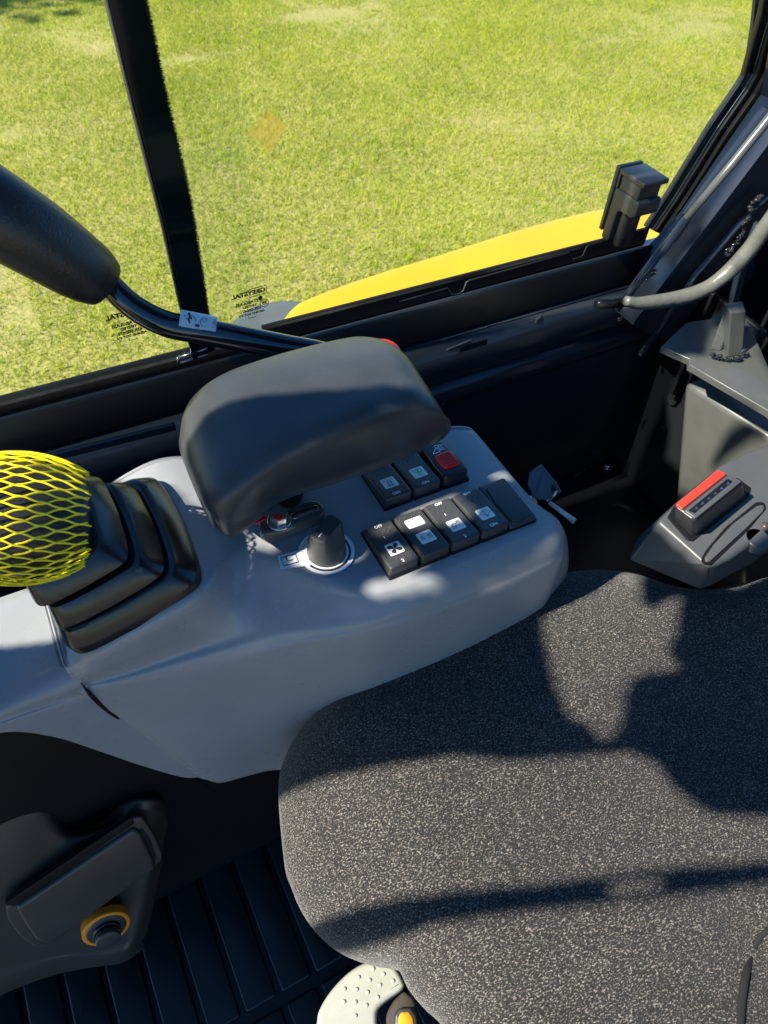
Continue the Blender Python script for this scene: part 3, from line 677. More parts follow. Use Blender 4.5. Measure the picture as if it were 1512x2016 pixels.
# maker's stamp on the glass, read from behind
def stamp(ox, oy, ux, uy, s, y):
    o = Wy(ox, oy, y); ex = Wy(ox + ux[0], oy + ux[1], y) - o; fr = Frame(o, ex, Vector((0, -1, 0)).cross(ex))
    fr.y = Vector((0, -1, 0)).cross(fr.x) * 1.0
    fr.z = Vector((0, -1, 0))
    if fr.y.z < 0: fr.y = -fr.y
    G = Geo(); L = s
    T = lambda t, sz, x, yy, sx=1.0, b=0.010 * s: text_geo(G, t, sz * L, fr, x * L, yy * L, 0.0003, mirror=True, sx=sx, bold=b)
    T('GREYSTAL', 0.30, 0, 0.0, 1.15, 0.014 * L)
    ribbon(G, rpoly([(-0.02, -0.2), (0.02 + 0.83, -0.2), (0.85, 0.2), (-0.02, 0.2)], 0, 1) * L if False else np.array([(0.02, -0.13), (0.02, -0.2), (0.80, -0.2), (0.86, -0.15), (0.86, 0.15), (0.80, 0.2), (0.06, 0.2), (0.0, 0.14), (0.0, 0.12)]) * L, 0.032 * L, fr)
    fillpoly(G, np.array(circ(0.52, -0.37, 0.11, 14)) * L, fr)
    T('STARGLASS', 0.21, -0.13, -0.45); T('TINTED', 0.18, -0.02, -0.66, 1.1); T('43R-000471', 0.21, 0.0, -0.86); T('AS2 M-51 DOT 497', 0.15, 0.02, -1.06); T('.........1', 0.16, 0.02, -1.24)
    ribbon(G, np.array(circ(0.68, -0.68, 0.2, 26)) * L, 0.035 * L, fr, closed=True); T('E9', 0.22, 0.68, -0.68)
    return G.build('glass_stamp', M['ink'], WN, smooth=False)
stamp(489, 578, (60, -16), None, 0.0172, 0.4795)
stamp(246, 618, (60, -16), None, 0.0172, 0.4665)
# faint orange reflection in the glass, put in as a tinted film square
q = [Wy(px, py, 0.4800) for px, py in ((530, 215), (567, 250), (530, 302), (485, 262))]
mk('orange_reflection', q, [(0, 1, 2, 3)], M['orange_reflection'], WN, smooth=False)

# latch on the sill
LT = thing('window_latch', Wy(1235, 470, 0.45), 'chunky dark grey plastic latch block on the sill at the rear corner of the window', 'latch')
def boxy(name, o, ex, ey, w, l, h, r, m, par, z0=0, label=None, ee=0.0015): return slab(name, rect(w, l, r, 4, w / 2, l / 2), h, ee, m, par, F=Frame(o, ex, ey), z0=z0, label=label)
# L shaped block: tall leg by the glass, short arm towards the cabin, capped slider on top
lb = Wy(1185, 453, 0.468); lt = Wy(1204, 326, 0.468); zT = lt.z; zB = lb.z; H_ = zT - zB; xa = (lb.x + lt.x) / 2; wx = 0.0275
def LB(name, x0, x1, y0, y1, z0, z1, m, r=0.002):
    V, F = box_geo((xa + x0, 0.468 - y1, z0), (xa + x1, 0.468 - y0, z1)); return bevel(mk(name, V, F, m, LT, smooth=True), r, 3)
LB('back_plate', 0.0, wx, 0.0, 0.0045, zB + 0.003, zT, M['latch'], 0.0012)
lf_ = Frame((xa + wx - 0.001, 0.468, zT), (0, -1, 0), (0, 0, 1))     # x inward, y up, z = -machine axis
L_out = [(0.0052, -H_ - 0.003), (0.0150, -H_ - 0.003), (0.0155, -0.036), (0.0185, -0.0335), (0.0325, -0.0335), (0.0370, -0.030), (0.0370, -0.0175), (0.0052, -0.0175)]
bk_ = slab('bracket', rpoly(L_out, [0.003, 0.004, 0.006, 0.004, 0.005, 0.005, 0.003, 0.003], 4), wx - 0.002, 0.0011, M['latch'], LT, F=lf_)
LB('slider', 0.0020, wx - 0.002, 0.0085, 0.0330, zT - 0.0178, zT - 0.0048, M['latch'], 0.001)
LB('slider_rib', 0.0010, 0.0035, 0.0052, 0.0075, zT - 0.0178, zT - 0.0048, M['latch'], 0.0004)
LB('cap', -0.0003, wx + 0.0006, 0.0055, 0.0375, zT - 0.0050, zT - 0.0004, M['latch'], 0.0014)
LB('post', 0.004, wx - 0.004, 0.0160, 0.0260, zB - 0.006, zT - 0.030, M['rubber'], 0.004)
# cable conduit
CD = thing('cable_conduit', Wy(1240, 600, 0.40), 'pale grey cable sleeve sagging across the rear corner from the rail', 'cable')
cp = [(1232, 592), (1262, 597), (1320, 590), (1362, 580), (1400, 562), (1440, 530), (1478, 488), (1512, 440), (1545, 395)]
sweep('sleeve', [Wy(px, py, 0.392 - i * 0.003) for i, (px, py) in enumerate(cp)], [0.0040, 0.0064, 0.0072, 0.0066, 0.0074, 0.007, 0.0068], M['conduit'], CD, seg=16, n=6)
sweep('inner_cable', [Wy(px, py, 0.40) for px, py in ((1176, 598), (1205, 598), (1240, 594))], 0.0042, M['rubber'], CD, seg=10)

# ================================================================== CONSOLE
CN = thing('control_console', (0.1, 0.28, -0.62), 'blue grey moulded side console carrying joystick, armrest, knob and rocker switches', 'console')
xs = [-0.05, -0.025, 0.03, 0.065, 0.10, 0.13, 0.20, 0.245, 0.258, 0.270]
def row(ys, zs, dx=None):
    r = [(x + (dx[i] if dx and i < len(dx) else 0), y, z) for i, (x, y, z) in enumerate(zip(xs, ys, zs))]
    k_ = min(1.0, max(0.0, (0.232 - min(ys[7], 0.232)) / 0.03))          # the back end flares out low down
    r = r[:7] + [(p[0] + d * k_, p[1], p[2]) for p, d in zip(r[7:], (0.004, 0.010, 0.017))]
    x, y, z = r[0]                     # the front edge rolls back in on itself
    return [(x + 0.004, y + 0.016, z - 0.004), (x - 0.0006, y + 0.008, z - 0.0015), (x - 0.0004, y + 0.002, z - 0.0002)] + [(x + 0.0035, y - 0.0010, z)] + r[1:]
fr_ = lambda a, b, c=0: [a, b, c] + [0] * 7
rows = [
 row([.33, .345, .352, .35, .34, .33, .322, .312, .306, .300], [-.47] * 10),
 row([.329, .349, .3575, .354, .343, .333, .322, .313, .307, .301], [-.425, -.405, -.390, -.393, -.398, -.400, -.400, -.401, -.408, -.44]),
 row([.3275, .3475, .356, .353, .342, .332, .321, .312, .306, .300], [-.394, -.374, -.3555, -.359, -.364, -.366, -.366, -.367, -.377, -.415]),
 row([.322, .345, .353, .350, .338, .328, .318, .309, .303, .297], [-.388, -.368, -.3505, -.354, -.359, -.361, -.361, -.3625, -.372, -.41]),
 row([.30, .31, .31, .31, .30, .29, .28, .27, .27, .265], [-.386, -.366, -.350, -.354, -.360, -.361, -.361, -.3625, -.372, -.41]),
 row([.262, .262, .262, .290, .256, .235, .230, .230, .235, .24], [-.386, -.367, -.350, -.3585, -.361, -.361, -.361, -.3625, -.372, -.41]),
 row([.255, .2475, .2455, .270, .233, .213, .2110, .212, .219, .227], [-.388, -.370, -.352, -.3605, -.3614, -.3614, -.361, -.3625, -.373, -.412]),
 row([.2535, .245, .2425, .248, .2235, .2065, .2045, .206, .213, .221], [-.396, -.384, -.374, -.3735, -.3670, -.3645, -.3632, -.3650, -.376, -.416]),
 row([.2535, .2475, .240, .229, .213, .2015, .1985, .200, .208, .216], [-.403, -.401, -.3935, -.3835, -.3745, -.3700, -.3685, -.370, -.382, -.42]),
 row([.2510, .244, .2335, .2215, .206, .197, .1940, .1955, .2035, .2115], [-.408, -.406, -.400, -.390, -.381, -.3775, -.3785, -.380, -.391, -.427]),
 row([.248, .241, .229, .2175, .203, .195, .191, .193, .201, .209], [-.422, -.422, -.416, -.404, -.395, -.3925, -.395, -.397, -.407, -.440], fr_(.006, .004)),
 row([.240, .234, .224, .214, .201, .194, .190, .192, .200, .208], [-.475] * 10, fr_(.024, .014, .004)),
 row([.230, .226, .220, .212, .201, .194, .190, .192, .200, .208], [-.545, -.548, -.552, -.556, -.56, -.56, -.56, -.56, -.56, -.56], fr_(.044, .030, .012)),
 row([.229, .225, .2195, .212, .201, .194, .190, .192, .200, .208], [-.562, -.566, -.570, -.574, -.578, -.58, -.58, -.58, -.58, -.58], fr_(.052, .036, .016)),
]
patch('main_shell', rows, M['console'], CN, nu=10, nv=8, thick=0.003, flip=True)
# front shell
xf = [-0.42, -0.22, -0.14, -0.10, -0.075, -0.055, -0.035, -0.010, 0.01]
def rowf(y, z, dx=0): return [(x + dx, (y[i] if hasattr(y, '__len__') else y), (z[i] if hasattr(z, '__len__') else z)) for i, x in enumerate(xf)]
slope = [-.42, -.414, -.413, -.414, -.444, -.484, -.524, -.560, -.562]
low = [-.418, -.413, -.412, -.412, -.438, -.477, -.516, -.552, -.554]
rowsf = [rowf(.325, -.47), rowf(.325, -.398), rowf(.318, -.392), rowf(.295, -.391), rowf([.262, .268, .268, .264, .262, .262, .262, .262, .262], -.393),
 rowf([.242, .250, .252, .2515, .2515, .2515, .2515, .2515, .25], [-.394, -.394, -.3945, -.396, -.398, -.401, -.403, -.405, -.41]),
 rowf([.237, .245, .2475, .2485, .250, .251, .2515, .2515, .251], [-.398, -.398, -.399, -.403, -.407, -.411, -.414, -.417, -.42]),
 rowf([.236, .2435, .246, .2475, .2485, .249, .249, .248, .247], [(-.403 * 0.8 + b * 0.2) for b in low]),
 rowf([.237, .2435, .246, .2475, .2475, .2465, .244, .240, .238], [(-.408 * 0.4 + b * 0.6) for b in low]),
 rowf([.240, .245, .247, .2485, .2475, .2455, .242, .236, .234], low),
 rowf([.250, .252, .254, .256, .2505, .2475, .244, .238, .236], slope)]
patch('front_shell', rowsf, M['console'], CN, nu=8, nv=6, thick=0.003, flip=True)
sweep('seam_gap', [Wy(px, py, 0.2475) for px, py in ((160, 1345), (182, 1372), (212, 1398), (245, 1420), (264, 1431), (280, 1433))], [0.0004, 0.0014, 0.0016, 0.0013, 0.0010, 0.0004], M['socket'], CN, seg=8, n=5)
sweep('shell_joint', [Wy(px, py, 0.2425 - i * 0.0015) for i, (px, py) in enumerate(((281, 1434), (318, 1470), (362, 1510), (400, 1542), (434, 1566)))], 0.0005, M['socket'], CN, seg=6, n=5)
# dark skirt deep under the shells
V, F = box_geo((-0.30, 0.262, -0.88), (0.25, 0.30, -0.42)); mk('console_core', V, F, M['socket'], CN, smooth=False)

# ------------------------------------------------------------------ rocker switches
ZP = -0.3612
def top_std(x, y):                                   # lower towards the far end, soft hollow in the middle
    t = (y + 0.019) / 0.038
    return -0.0040 * t ** 1.25 - 0.0007 * math.sin(math.pi * min(max(t, 0), 1)) 
HR = 0.0088
def rocker(kind, loc, label):
    t = thing('rocker_switch', loc, label, 'rocker switch', 'rocker switches on the console')
    f = IDF
    slab('socket', rect(0.0212, 0.0395, 0.0012, 3), 0.0032, 0.0006, M['socket'], t, z0=-0.001, local=True)
    hammer = kind == 'hammer'
    if kind == 'blank':
        slab('blank_plate', rect(0.0206, 0.0385, 0.0018, 4), 0.0042, 0.0010, M['switch'], t, z0=0.0, local=True)
        slab('pad', rpoly([(-0.0070, -0.0165), (0.0070, -0.0165), (0.0085, 0.0), (0.0070, 0.0165), (-0.0070, 0.0165), (-0.0085, 0.0)], 0.004, 5), 0.0052, 0.0006, M['switch'], t, z0=0.0004, local=True)
        return t
    if hammer:
        tf = lambda x, y: -0.0028 * ((y + 0.019) / 0.038) ** 2 - 60 * x * x * 0.12
        slab('rocker', rpoly([(-0.0098, -0.019), (0.0098, -0.019), (0.0104, -0.004), (0.0086, 0.014), (0.006, 0.019), (-0.006, 0.019), (-0.0086, 0.014), (-0.0104, -0.004)], 0.003, 4), 0.0102, 0.0016, M['switch_smooth'], t, z0=0.0008, top=tf, local=True, rings=4, taper=0.0006)
        rg = slab('red_slide', rpoly([(-0.0058, -0.0125), (0.0058, -0.0125), (0.0066, -0.006), (0.0062, 0.0015), (-0.0062, 0.0015), (-0.0066, -0.006)], 0.0022, 4), 0.0026, 0.0009, M['red'], t, z0=0.0104, top=tf, local=True)
        G = Geo()
        for k in range(6):
            y0 = -0.0105 + k * 0.0020; G.tube([(x, y0 - 14 * x * x, 0.0131 + tf(x, y0)) for x in np.linspace(-0.0048, 0.0048, 7)], 0.00045, 5)
        G.build('rib', M['red'], rg, local=True)
        G = Geo(); fr = Frame((0, 0, 0.0109), (1, 0, 0), (0, 1, 0))
        ribbon(G, [(-0.0050, 0.0042), (-0.0012, 0.0082), (0.0005, 0.0042), (-0.0050, 0.0042)], 0.0007, fr, top=tf); ribbon(G, [(-0.0012, 0.0082), (0.0045, 0.0068)], 0.0006, fr, top=tf); ribbon(G, [(0.0, 0.0060), (0.0050, 0.0052)], 0.0006, fr, top=tf)
        ribbon(G, circ(0.0008, 0.0100, 0.0013, 12), 0.0005, fr, top=tf, closed=True); ribbon(G, circ(0.0036, 0.0098, 0.0011, 12), 0.0005, fr, top=tf, closed=True)
        G.build('symbol', M['print'], t, local=True)
        return t
    slab('rocker', rect(0.0203, 0.0376, 0.0022, 4), HR, 0.0011, M['switch'], t, z0=0.0010, top=top_std, local=True, rings=8, taper=0.0004)
    fr = Frame((0, 0, HR + 0.0010), (1, 0, 0), (0, 1, 0))
    # raised dots
    G = Geo(); dots = []
    if kind in ('beacon', 'engine', 'wiper', 'lamp', 'fan', 'pto'):
        for x in (-0.0062, -0.0022, 0.0022, 0.0062): dots.append((x, -0.0128 + abs(x) * 0.12))
        dots += [(-0.0078, -0.0070), (0.0078, -0.0070)]
        if kind != 'pto':
            for x in (-0.0062, -0.0022, 0.0022, 0.0062): dots.append((x, 0.0118))
            for x in (-0.004, 0.0, 0.004): dots.append((x, 0.0095))
        else:
            for x in (-0.0070, -0.0035, 0.0035, 0.0070): dots.append((x, 0.0148))
            dots += [(-0.0084, 0.0098), (0.0084, 0.0098)]
    for x, y in dots: G.blob((x, y, HR + 0.0010 + top_std(x, y)), 0.0007, 5, (1, 1, 0.7))
    G.build('raised_dots', M['switch'], t, local=True)
    # white legend plate(s)
    def plate(cy, w=0.0098, h=0.0098, cx=0.0003):
        V, F = slab_geo(rect(w, h, 0.0012, 4, cx, cy), 0.0006, 0.0002, fr, -0.0003, top_std, 2, 4, 0.0, True); return autosmooth(mk('legend_plate', V, F, M['white'], t, local=True), 40)
    def ink(pl, draw, m='ink'):
        G = Geo(); draw(G); G.build('symbol', M[m], pl, local=True, smooth=False)
    W_ = 0.00045; cy = -0.0048; R = lambda G, p, w=W_, c=False: ribbon(G, p, w, fr, top_std, 0.0006, c)
    Fp = lambda G, p: fillpoly(G, p, fr, top_std, 0.0006)
    if kind == 'fan':
        pl = plate(cy)
        def d(G):
            for k in range(4):
                a = math.radians(90 * k + 20); c, s = math.cos(a), math.sin(a)
                pts = [(0.0, 0.0003), (0.0008, 0.0018), (0.0022, 0.0034), (0.0036, 0.0030), (0.0040, 0.0014), (0.0030, 0.0004), (0.0012, -0.0001)]
                Fp(G, [(0.0003 + c * x - s * y, cy + s * x + c * y) for x, y in pts])
        ink(pl, d)
    elif kind == 'beacon':
        pl = plate(cy)
        def d(G):
            R(G, [(-0.0010, cy - 0.0030), (-0.0010, cy + 0.0014), (-0.0003, cy + 0.0021), (0.0007, cy + 0.0021), (0.0014, cy + 0.0014), (0.0014, cy - 0.0030)]); R(G, [(-0.0022, cy - 0.0032), (0.0028, cy - 0.0032)])
            R(G, [(0.0002, cy - 0.0025), (0.0002, cy + 0.001)], 0.0003)
            for a in (20, 45, 75, 105, 135, 160):
                c, s = math.cos(math.radians(a)), math.sin(math.radians(a))
                for r0 in (0.0026, 0.0036): R(G, [(0.0002 + c * r0, cy + 0.0006 + s * r0), (0.0002 + c * (r0 + 0.0007), cy + 0.0006 + s * (r0 + 0.0007))], 0.0004)
        ink(pl, d)
    elif kind == 'engine':
        pl = plate(cy)
        def d(G):
            R(G, [(-0.0024, cy + 0.0030), (0.0022, cy + 0.0030), (0.0030, cy + 0.0020), (0.0030, cy + 0.0004), (0.0016, cy - 0.0008), (-0.0008, cy - 0.0008), (-0.0020, cy + 0.0004), (-0.0024, cy + 0.0030)], 0.0006)
            text_geo(G, 'Z', 0.0034, fr, 0.0004, cy + 0.0010, 0.0006, top=top_std, bold=0.0002); text_geo(G, 'AD', 0.0026, fr, 0.0004, cy - 0.0028, 0.0006, top=top_std)
        ink(pl, d, 'green')
    elif kind == 'wiper':
        pl = plate(cy)
        def d(G):
            R(G, [(0.0003, cy - 0.0032), (-0.0032, cy + 0.0006), (-0.0018, cy + 0.0016), (0.0003, cy + 0.0019), (0.0024, cy + 0.0016), (0.0038, cy + 0.0006)], c=True); R(G, [(0.0003, cy - 0.0032), (0.0, cy + 0.0014)]); Fp(G, circ(0.0003, cy - 0.0032, 0.0005, 8))
            for a in (60, 75, 90, 105, 120): R(G, [(0.0003 + math.cos(math.radians(a)) * 0.0060, cy - 0.0032 + math.sin(math.radians(a)) * 0.0062), (0.0003 + math.cos(math.radians(a + 6)) * 0.0068, cy - 0.0032 + math.sin(math.radians(a + 6)) * 0.0070)], 0.0003)
        ink(pl, d)
    elif kind == 'lamp':
        pl = plate(cy)
        def d(G):
            R(G, [(-0.0030, cy - 0.0006), (-0.0016, cy + 0.0012), (0.0003, cy + 0.0006), (0.0018, cy + 0.0014), (0.0034, cy + 0.0010), (0.0026, cy - 0.0012), (0.0006, cy - 0.0008), (-0.0010, cy - 0.0014)], 0.0004, True)
            for k in range(4): R(G, [(0.0010 + k * 0.0008, cy + 0.0018), (0.0014 + k * 0.0008, cy + 0.0030)], 0.0003); R(G, [(-0.0030 + k * 0.0008, cy - 0.0018), (-0.0036 + k * 0.0008, cy - 0.0030)], 0.0003)
        ink(pl, d)
    elif kind == 'pto':
        cy = -0.0052; pl = plate(cy, 0.0104, 0.0096)
        def d(G):
            for sx in (-0.0022, 0.0026):
                R(G, [(sx - 0.0010, cy - 0.0020), (sx + 0.0010, cy - 0.0020), (sx + 0.0010, cy - 0.0002), (sx - 0.0010, cy - 0.0002)], 0.0003, True); R(G, [(sx, cy - 0.0012), (sx, cy + 0.0018)], 0.0003)
                R(G, [(sx - 0.0016, cy + 0.0004), (sx - 0.0002, cy + 0.0010)], 0.0003); R(G, [(sx + 0.0016, cy + 0.0018), (sx + 0.0002, cy + 0.0010)], 0.0003)
        ink(pl, d)
        cy2 = 0.0088; pl = plate(cy2, 0.0118, 0.0076)
        def d(G):
            text_geo(G, 'P T O', 0.0030, fr, 0.0003, cy2 + 0.0016, 0.0006, top=top_std, sx=1.1)
            R(G, [(-0.0022, cy2 + 0.0002), (-0.0022, cy2 - 0.0030), (0.0028, cy2 - 0.0030), (0.0028, cy2 + 0.0002)], 0.0003); R(G, [(-0.001, cy2 - 0.0016), (0.0016, cy2 - 0.0016)], 0.0003); R(G, [(0.0003, cy2 + 0.0004), (0.0003, cy2 - 0.0016)], 0.0003)
        ink(pl, d)
    def T(s, x, y, sz):
        G = Geo(); text_geo(G, s, sz, fr, x, y, 0.0003, top=top_std, bold=0.00009); G.build('lettering', M['print'], t, local=True, smooth=False)
    if kind in ('beacon', 'engine', 'wiper'): T('ON', -0.0006, -0.0158, 0.0034)
    if kind in ('fan', 'lamp'): T('2', 0.0, -0.0158, 0.0034); T('1', -0.0010, 0.0058, 0.0028)
    if kind in ('fan', 'lamp', 'wiper'): T('OFF', 0.0, 0.0158, 0.0030)
    return t
labs = {'fan': 'rocker switch with a white fan symbol, nearest the rotary knob', 'pto': 'rocker switch with two white plates, the upper reading PTO',
 'lamp': 'rocker switch with a work lamp symbol, between PTO and wiper switches', 'wiper': 'rocker switch with a white windscreen wiper symbol beside the blank cover',
 'blank': 'plain black blank cover without symbol at the row end beside the wiper switch', 'beacon': 'rocker switch with a flashing beacon symbol, half under the armrest',
 'engine': 'rocker switch with a green engine symbol on white', 'hammer': 'smooth black rocker switch with a red ribbed slide'}
x0 = 0.1462; pit = 0.0217
for i, k in enumerate(('fan', 'pto', 'lamp', 'wiper', 'blank')): rocker(k, (x0 + pit * i - (0.0005 if k == 'blank' else 0), 0.2335, ZP), labs[k])
for i, k in enumerate(('beacon', 'engine', 'hammer')): rocker(k, (0.1685 + pit * i, 0.2825, ZP), labs[k])

# ------------------------------------------------------------------ rotary knob
KN = thing('throttle_knob', (0.110, 0.248, ZP), 'black faceted rotary knob on a silver dial ring left of the switches', 'knob')
kf = Frame((0.1105, 0.2485, -0.3605), (math.cos(math.radians(-6)), math.sin(math.radians(-6)), 0), (-math.sin(math.radians(-6)), math.cos(math.radians(-6)), 0))
slab('recess_disc', np.array(circ(0, 0, 0.0150, 36)), 0.0008, 0.0002, M['switch'], KN, F=kf)
G = Geo(); ribbon(G, circ(0, 0, 0.0160, 40, -200, 60), 0.0022, kf, None, 0.0010)
G.F = G.F; 
fillpoly(G, rpoly([(-0.030, -0.004), (-0.012, -0.007), (-0.012, 0.006), (-0.029, 0.0065)], 0.001, 3), kf, None, 0.0013)
ribbon(G, circ(0, 0, 0.0145, 20, 95, 185), 0.0052, kf, None, 0.0011)
ribbon(G, circ(0, 0, 0.0128, 40), 0.0012, kf, None, 0.0012, closed=True)
G.build('dial_ring', M['print'], KN, smooth=False)
G = Geo(); ribbon(G, [(-0.0275, -0.0022), (-0.0275, 0.0042), (-0.0185, 0.0042), (-0.0185, -0.0022)], 0.0007, kf, None, 0.0016, closed=True); ribbon(G, [(-0.0245, 0.0042), (-0.0245, 0.0005), (-0.0210, 0.0005)], 0.0007, kf, None, 0.0016)
for k, ch in enumerate('IDEC1404'): text_geo(G, ch, 0.0030, kf, 0.0148 * math.cos(math.radians(175 - k * 10)), 0.0148 * math.sin(math.radians(175 - k * 10)), 0.0014, rot=math.radians(85 - k * 10))
G.build('dial_print', M['ink'], KN, smooth=False)
def knob():
    # turned body that narrows, cut by two flats into a grip bar
    n = 48; V = []; F = []; levels = [(0.0120, 0.001), (0.0118, 0.004), (0.0112, 0.012), (0.0107, 0.0228), (0.0101, 0.0237)]
    th = math.radians(38); fx, fy = math.cos(th), math.sin(th)
    for r, z in levels:
        cut = 0.0120 if z < 0.011 else 0.0120 - (z - 0.011) / 0.0127 * 0.0072
        for k in range(n):
            a = 2 * math.pi * k / n; x, y = r * math.cos(a), r * math.sin(a)
            d = x * -fy + y * fx
            if abs(d) > cut:
                s = (abs(d) - cut) * (1 if d > 0 else -1); x -= s * -fy; y -= s * fx
            V.append(kf(x, y, z))
    m = len(levels)
    for i in range(m - 1):
        for k in range(n): F.append((i * n + k, i * n + (k + 1) % n, (i + 1) * n + (k + 1) % n, (i + 1) * n + k))
    V.append(kf(0, 0, 0.0237)); c = len(V) - 1
    for k in range(n): F.append(((m - 1) * n + k, (m - 1) * n + (k + 1) % n, c))
    o = autosmooth(mk('knob_body', V, F, M['switch'], KN), 22)
    G = Geo(); a = kf(0.0030 * fx, 0.0030 * fy, 0); fr = kf; ribbon(G, [(fx * -0.0080, fy * -0.0080), (fx * -0.0045, fy * -0.0045)], 0.0008, kf, None, 0.0240); G.build('pointer_mark', M['print'], KN, smooth=False)
knob()

# ------------------------------------------------------------------ armrest
AR = thing('armrest', (0.11, 0.29, -0.36), 'padded black wrist rest, glossy soft skin, hanging over the switches', 'armrest')
def sec(Ft, Mt, Cr, Nb, zf=-.285, zm=-.272, zc=-.278, zn=-.318):
    a = Wz(*Ft, zf); m = Wz(*Mt, zm); c = Wz(*Cr, zc); n = Wz(*Nb, zn)
    fb = a + Vector((0.0, 0.004, -0.014)); fb2 = a * 0.8 + n * 0.2 + Vector((0, 0, -0.020)); ub = a * 0.35 + n * 0.65 + Vector((0, 0, -0.016)); 
    return [fb, a, a * 0.5 + m * 0.5 + Vector((0, 0, 0.004)), m, c, n + Vector((0, -0.001, 0.010)), n, ub, fb2]
S = [
 sec((352, 868), (365, 910), (385, 968), (424, 1040), -.312, -.306, -.310, -.324),
 sec((362, 812), (388, 890), (418, 985), (452, 1056), -.300, -.294, -.302, -.328),
 sec((388, 773), (430, 870), (468, 965), (497, 1030), -.294, -.286, -.295, -.334),
 sec((440, 736), (500, 830), (545, 918), (560, 983), -.288, -.279, -.288, -.337),
 sec((520, 706), (590, 790), (635, 872), (650, 953), -.285, -.275, -.283, -.338),
 sec((610, 681), (680, 760), (725, 832), (735, 924), -.284, -.274, -.281, -.338),
 sec((690, 664), (750, 735), (795, 806), (806, 896), -.285, -.276, -.283, -.338),
 sec((728, 664), (786, 728), (838, 802), (846, 877), -.286, -.278, -.285, -.336),
 sec((758, 672), (820, 732), (866, 806), (870, 863), -.290, -.284, -.290, -.328),
 sec((780, 690), (836, 752), (880, 824), (882, 850), -.298, -.296, -.300, -.318),
]
loft('pad', S, M['armpad'], AR, ns=8, na=8)
# bracket with slotted foot and marked bolt
BR = Frame(Wz(575, 1008, -0.342), (1, 0.0, 0), (0, 1, 0))
slab('slotted_bracket', rect(0.042, 0.0145, 0.007, 6, 0.0, 0.001), 0.008, 0.002, M['paint_grey'], AR, F=BR, z0=-0.013)
slab('slot', rect(0.018, 0.0050, 0.0024, 6, 0.0085, 0.0), 0.0006, 0.0002, M['chrome'], AR, F=BR, z0=-0.0048)
sweep('bracket_arm', [(0.105, 0.300, -0.36), (0.115, 0.300, -0.335), (0.12, 0.300, -0.315)], 0.010, M['paint'], AR, seg=14)
bo = Wz(549, 1017, -0.336)
G = Geo(); G.tube([bo - Vector((0, 0, 0.005)), bo - Vector((0, 0, 0.0035))], 0.0072, 24); G.tube([bo - Vector((0, 0, 0.0035)), bo + Vector((0, 0, 0.0025))], 0.0058, 6)
bevel(G.build('bolt', M['steel'], AR, smooth=False), 0.0006)
bf = Frame(bo + Vector((0, 0, 0.0025)), (1, 0, 0), (0, 1, 0)); slab('paint_mark', rpoly([(-0.004, -0.001), (-0.0005, 0.0005), (0.002, -0.004), (-0.001, -0.005), (-0.004, -0.003)], 0.0008, 3), 0.0004, 0.0001, M['red'], AR, F=bf)
bl = Frame(Wz(512, 1024, -0.343), (1, 0.2, 0), (0, 1, 0)); slab('paint_mark', rect(0.008, 0.003, 0.001, 3), 0.001, 0.0002, M['red'], AR, F=bl)

# red knob peeping over the armrest
RK = thing('red_knob', Wz(752, 676, -0.33), 'ribbed red knob peeping out behind the top of the armrest', 'knob')
rf = Frame(Wz(752, 712, -0.352), (1, 0, 0), (0, 1, 0.15))
pts = []
for k in range(72):
    a = 2 * math.pi * k / 72; r = 0.0135 + (0.0006 if k % 3 == 0 else 0); pts.append((r * math.cos(a), r * math.sin(a)))
slab('knob_cap', pts, 0.012, 0.003, M['red'], RK, F=rf)
sweep('knob_stem', [rf(0, 0, 0.001), rf(0, 0, -0.06)], 0.006, M['socket'], RK, seg=12)

# ------------------------------------------------------------------ joystick with bellows boot
JS = thing('joystick', (-0.0035, 0.294, -0.36), 'black joystick with stepped square rubber bellows at the console front', 'joystick')
TH = 0.28; jU = Vector((math.cos(TH), 0, math.sin(TH))); jN = Vector((-math.sin(TH), 0, math.cos(TH))); jV = Vector((0, 1, 0)); jC = Vector((-0.0035, 0.294, -0.354))
def ring(h, s, v, a, b, ex=11.0, n=200):
    out = []
    for k in range(n):
        t = 2 * math.pi * k / n; c, q = math.cos(t), math.sin(t)
        # squarish ring whose sides bow out a little
        x = a * math.copysign(abs(c) ** (2 / ex), c); y = b * math.copysign(abs(q) ** (2 / ex), q)
        bow = 1 + 0.10 * (1 - (y / b) ** 2) * (abs(x) / a) ** 4
        out.append(jC + jN * h + jU * (s + x * bow) + jV * (v + y * (1 + 0.05 * (1 - (x / a) ** 2) * (abs(y) / b) ** 4)))
    return out
prof = [(-0.006, -.0016, 0, .0402, .0455), (0.0, -.0016, 0, .0402, .0455), (0.0012, -.0018, 0, .0398, .0451), (.0105, -.0028, -.001, .0350, .0405), (.0118, -.0030, -.001, .0338, .0393), (.0122, -.003, -.001, .0310, .0365),
 (.0098, -.003, -.001, .0260, .0315), (.0110, -.004, -.002, .0250, .030), (.0152, -.0048, -.003, .0300, .0362), (.0160, -.0049, -.003, .0318, .0379), (.0172, -.0050, -.0032, .0314, .0375), (.0262, -.0068, -.0028, .0272, .0332), (.0276, -.0072, -.0026, .0262, .0322), (.0279, -.0075, -.0024, .0236, .0296),
 (.0262, -.0080, -.0022, .0200, .0262), (.0275, -.0090, -.002, .0196, .0255), (.0325, -.0102, -.0012, .0246, .0322), (.0335, -.0105, -.001, .0264, .0342), (.0348, -.0108, -.001, .0260, .0338), (.0445, -.0125, -.0005, .0218, .0290), (.0462, -.0130, 0, .0205, .0276), (.0468, -.0135, 0, .0170, .0235), (.0490, -.015, 0, .0130, .0175), (.056, -.018, 0, .0115, .0150)]
V = []; n = 200
for p in prof: V += ring(*p, n=n)
F = []
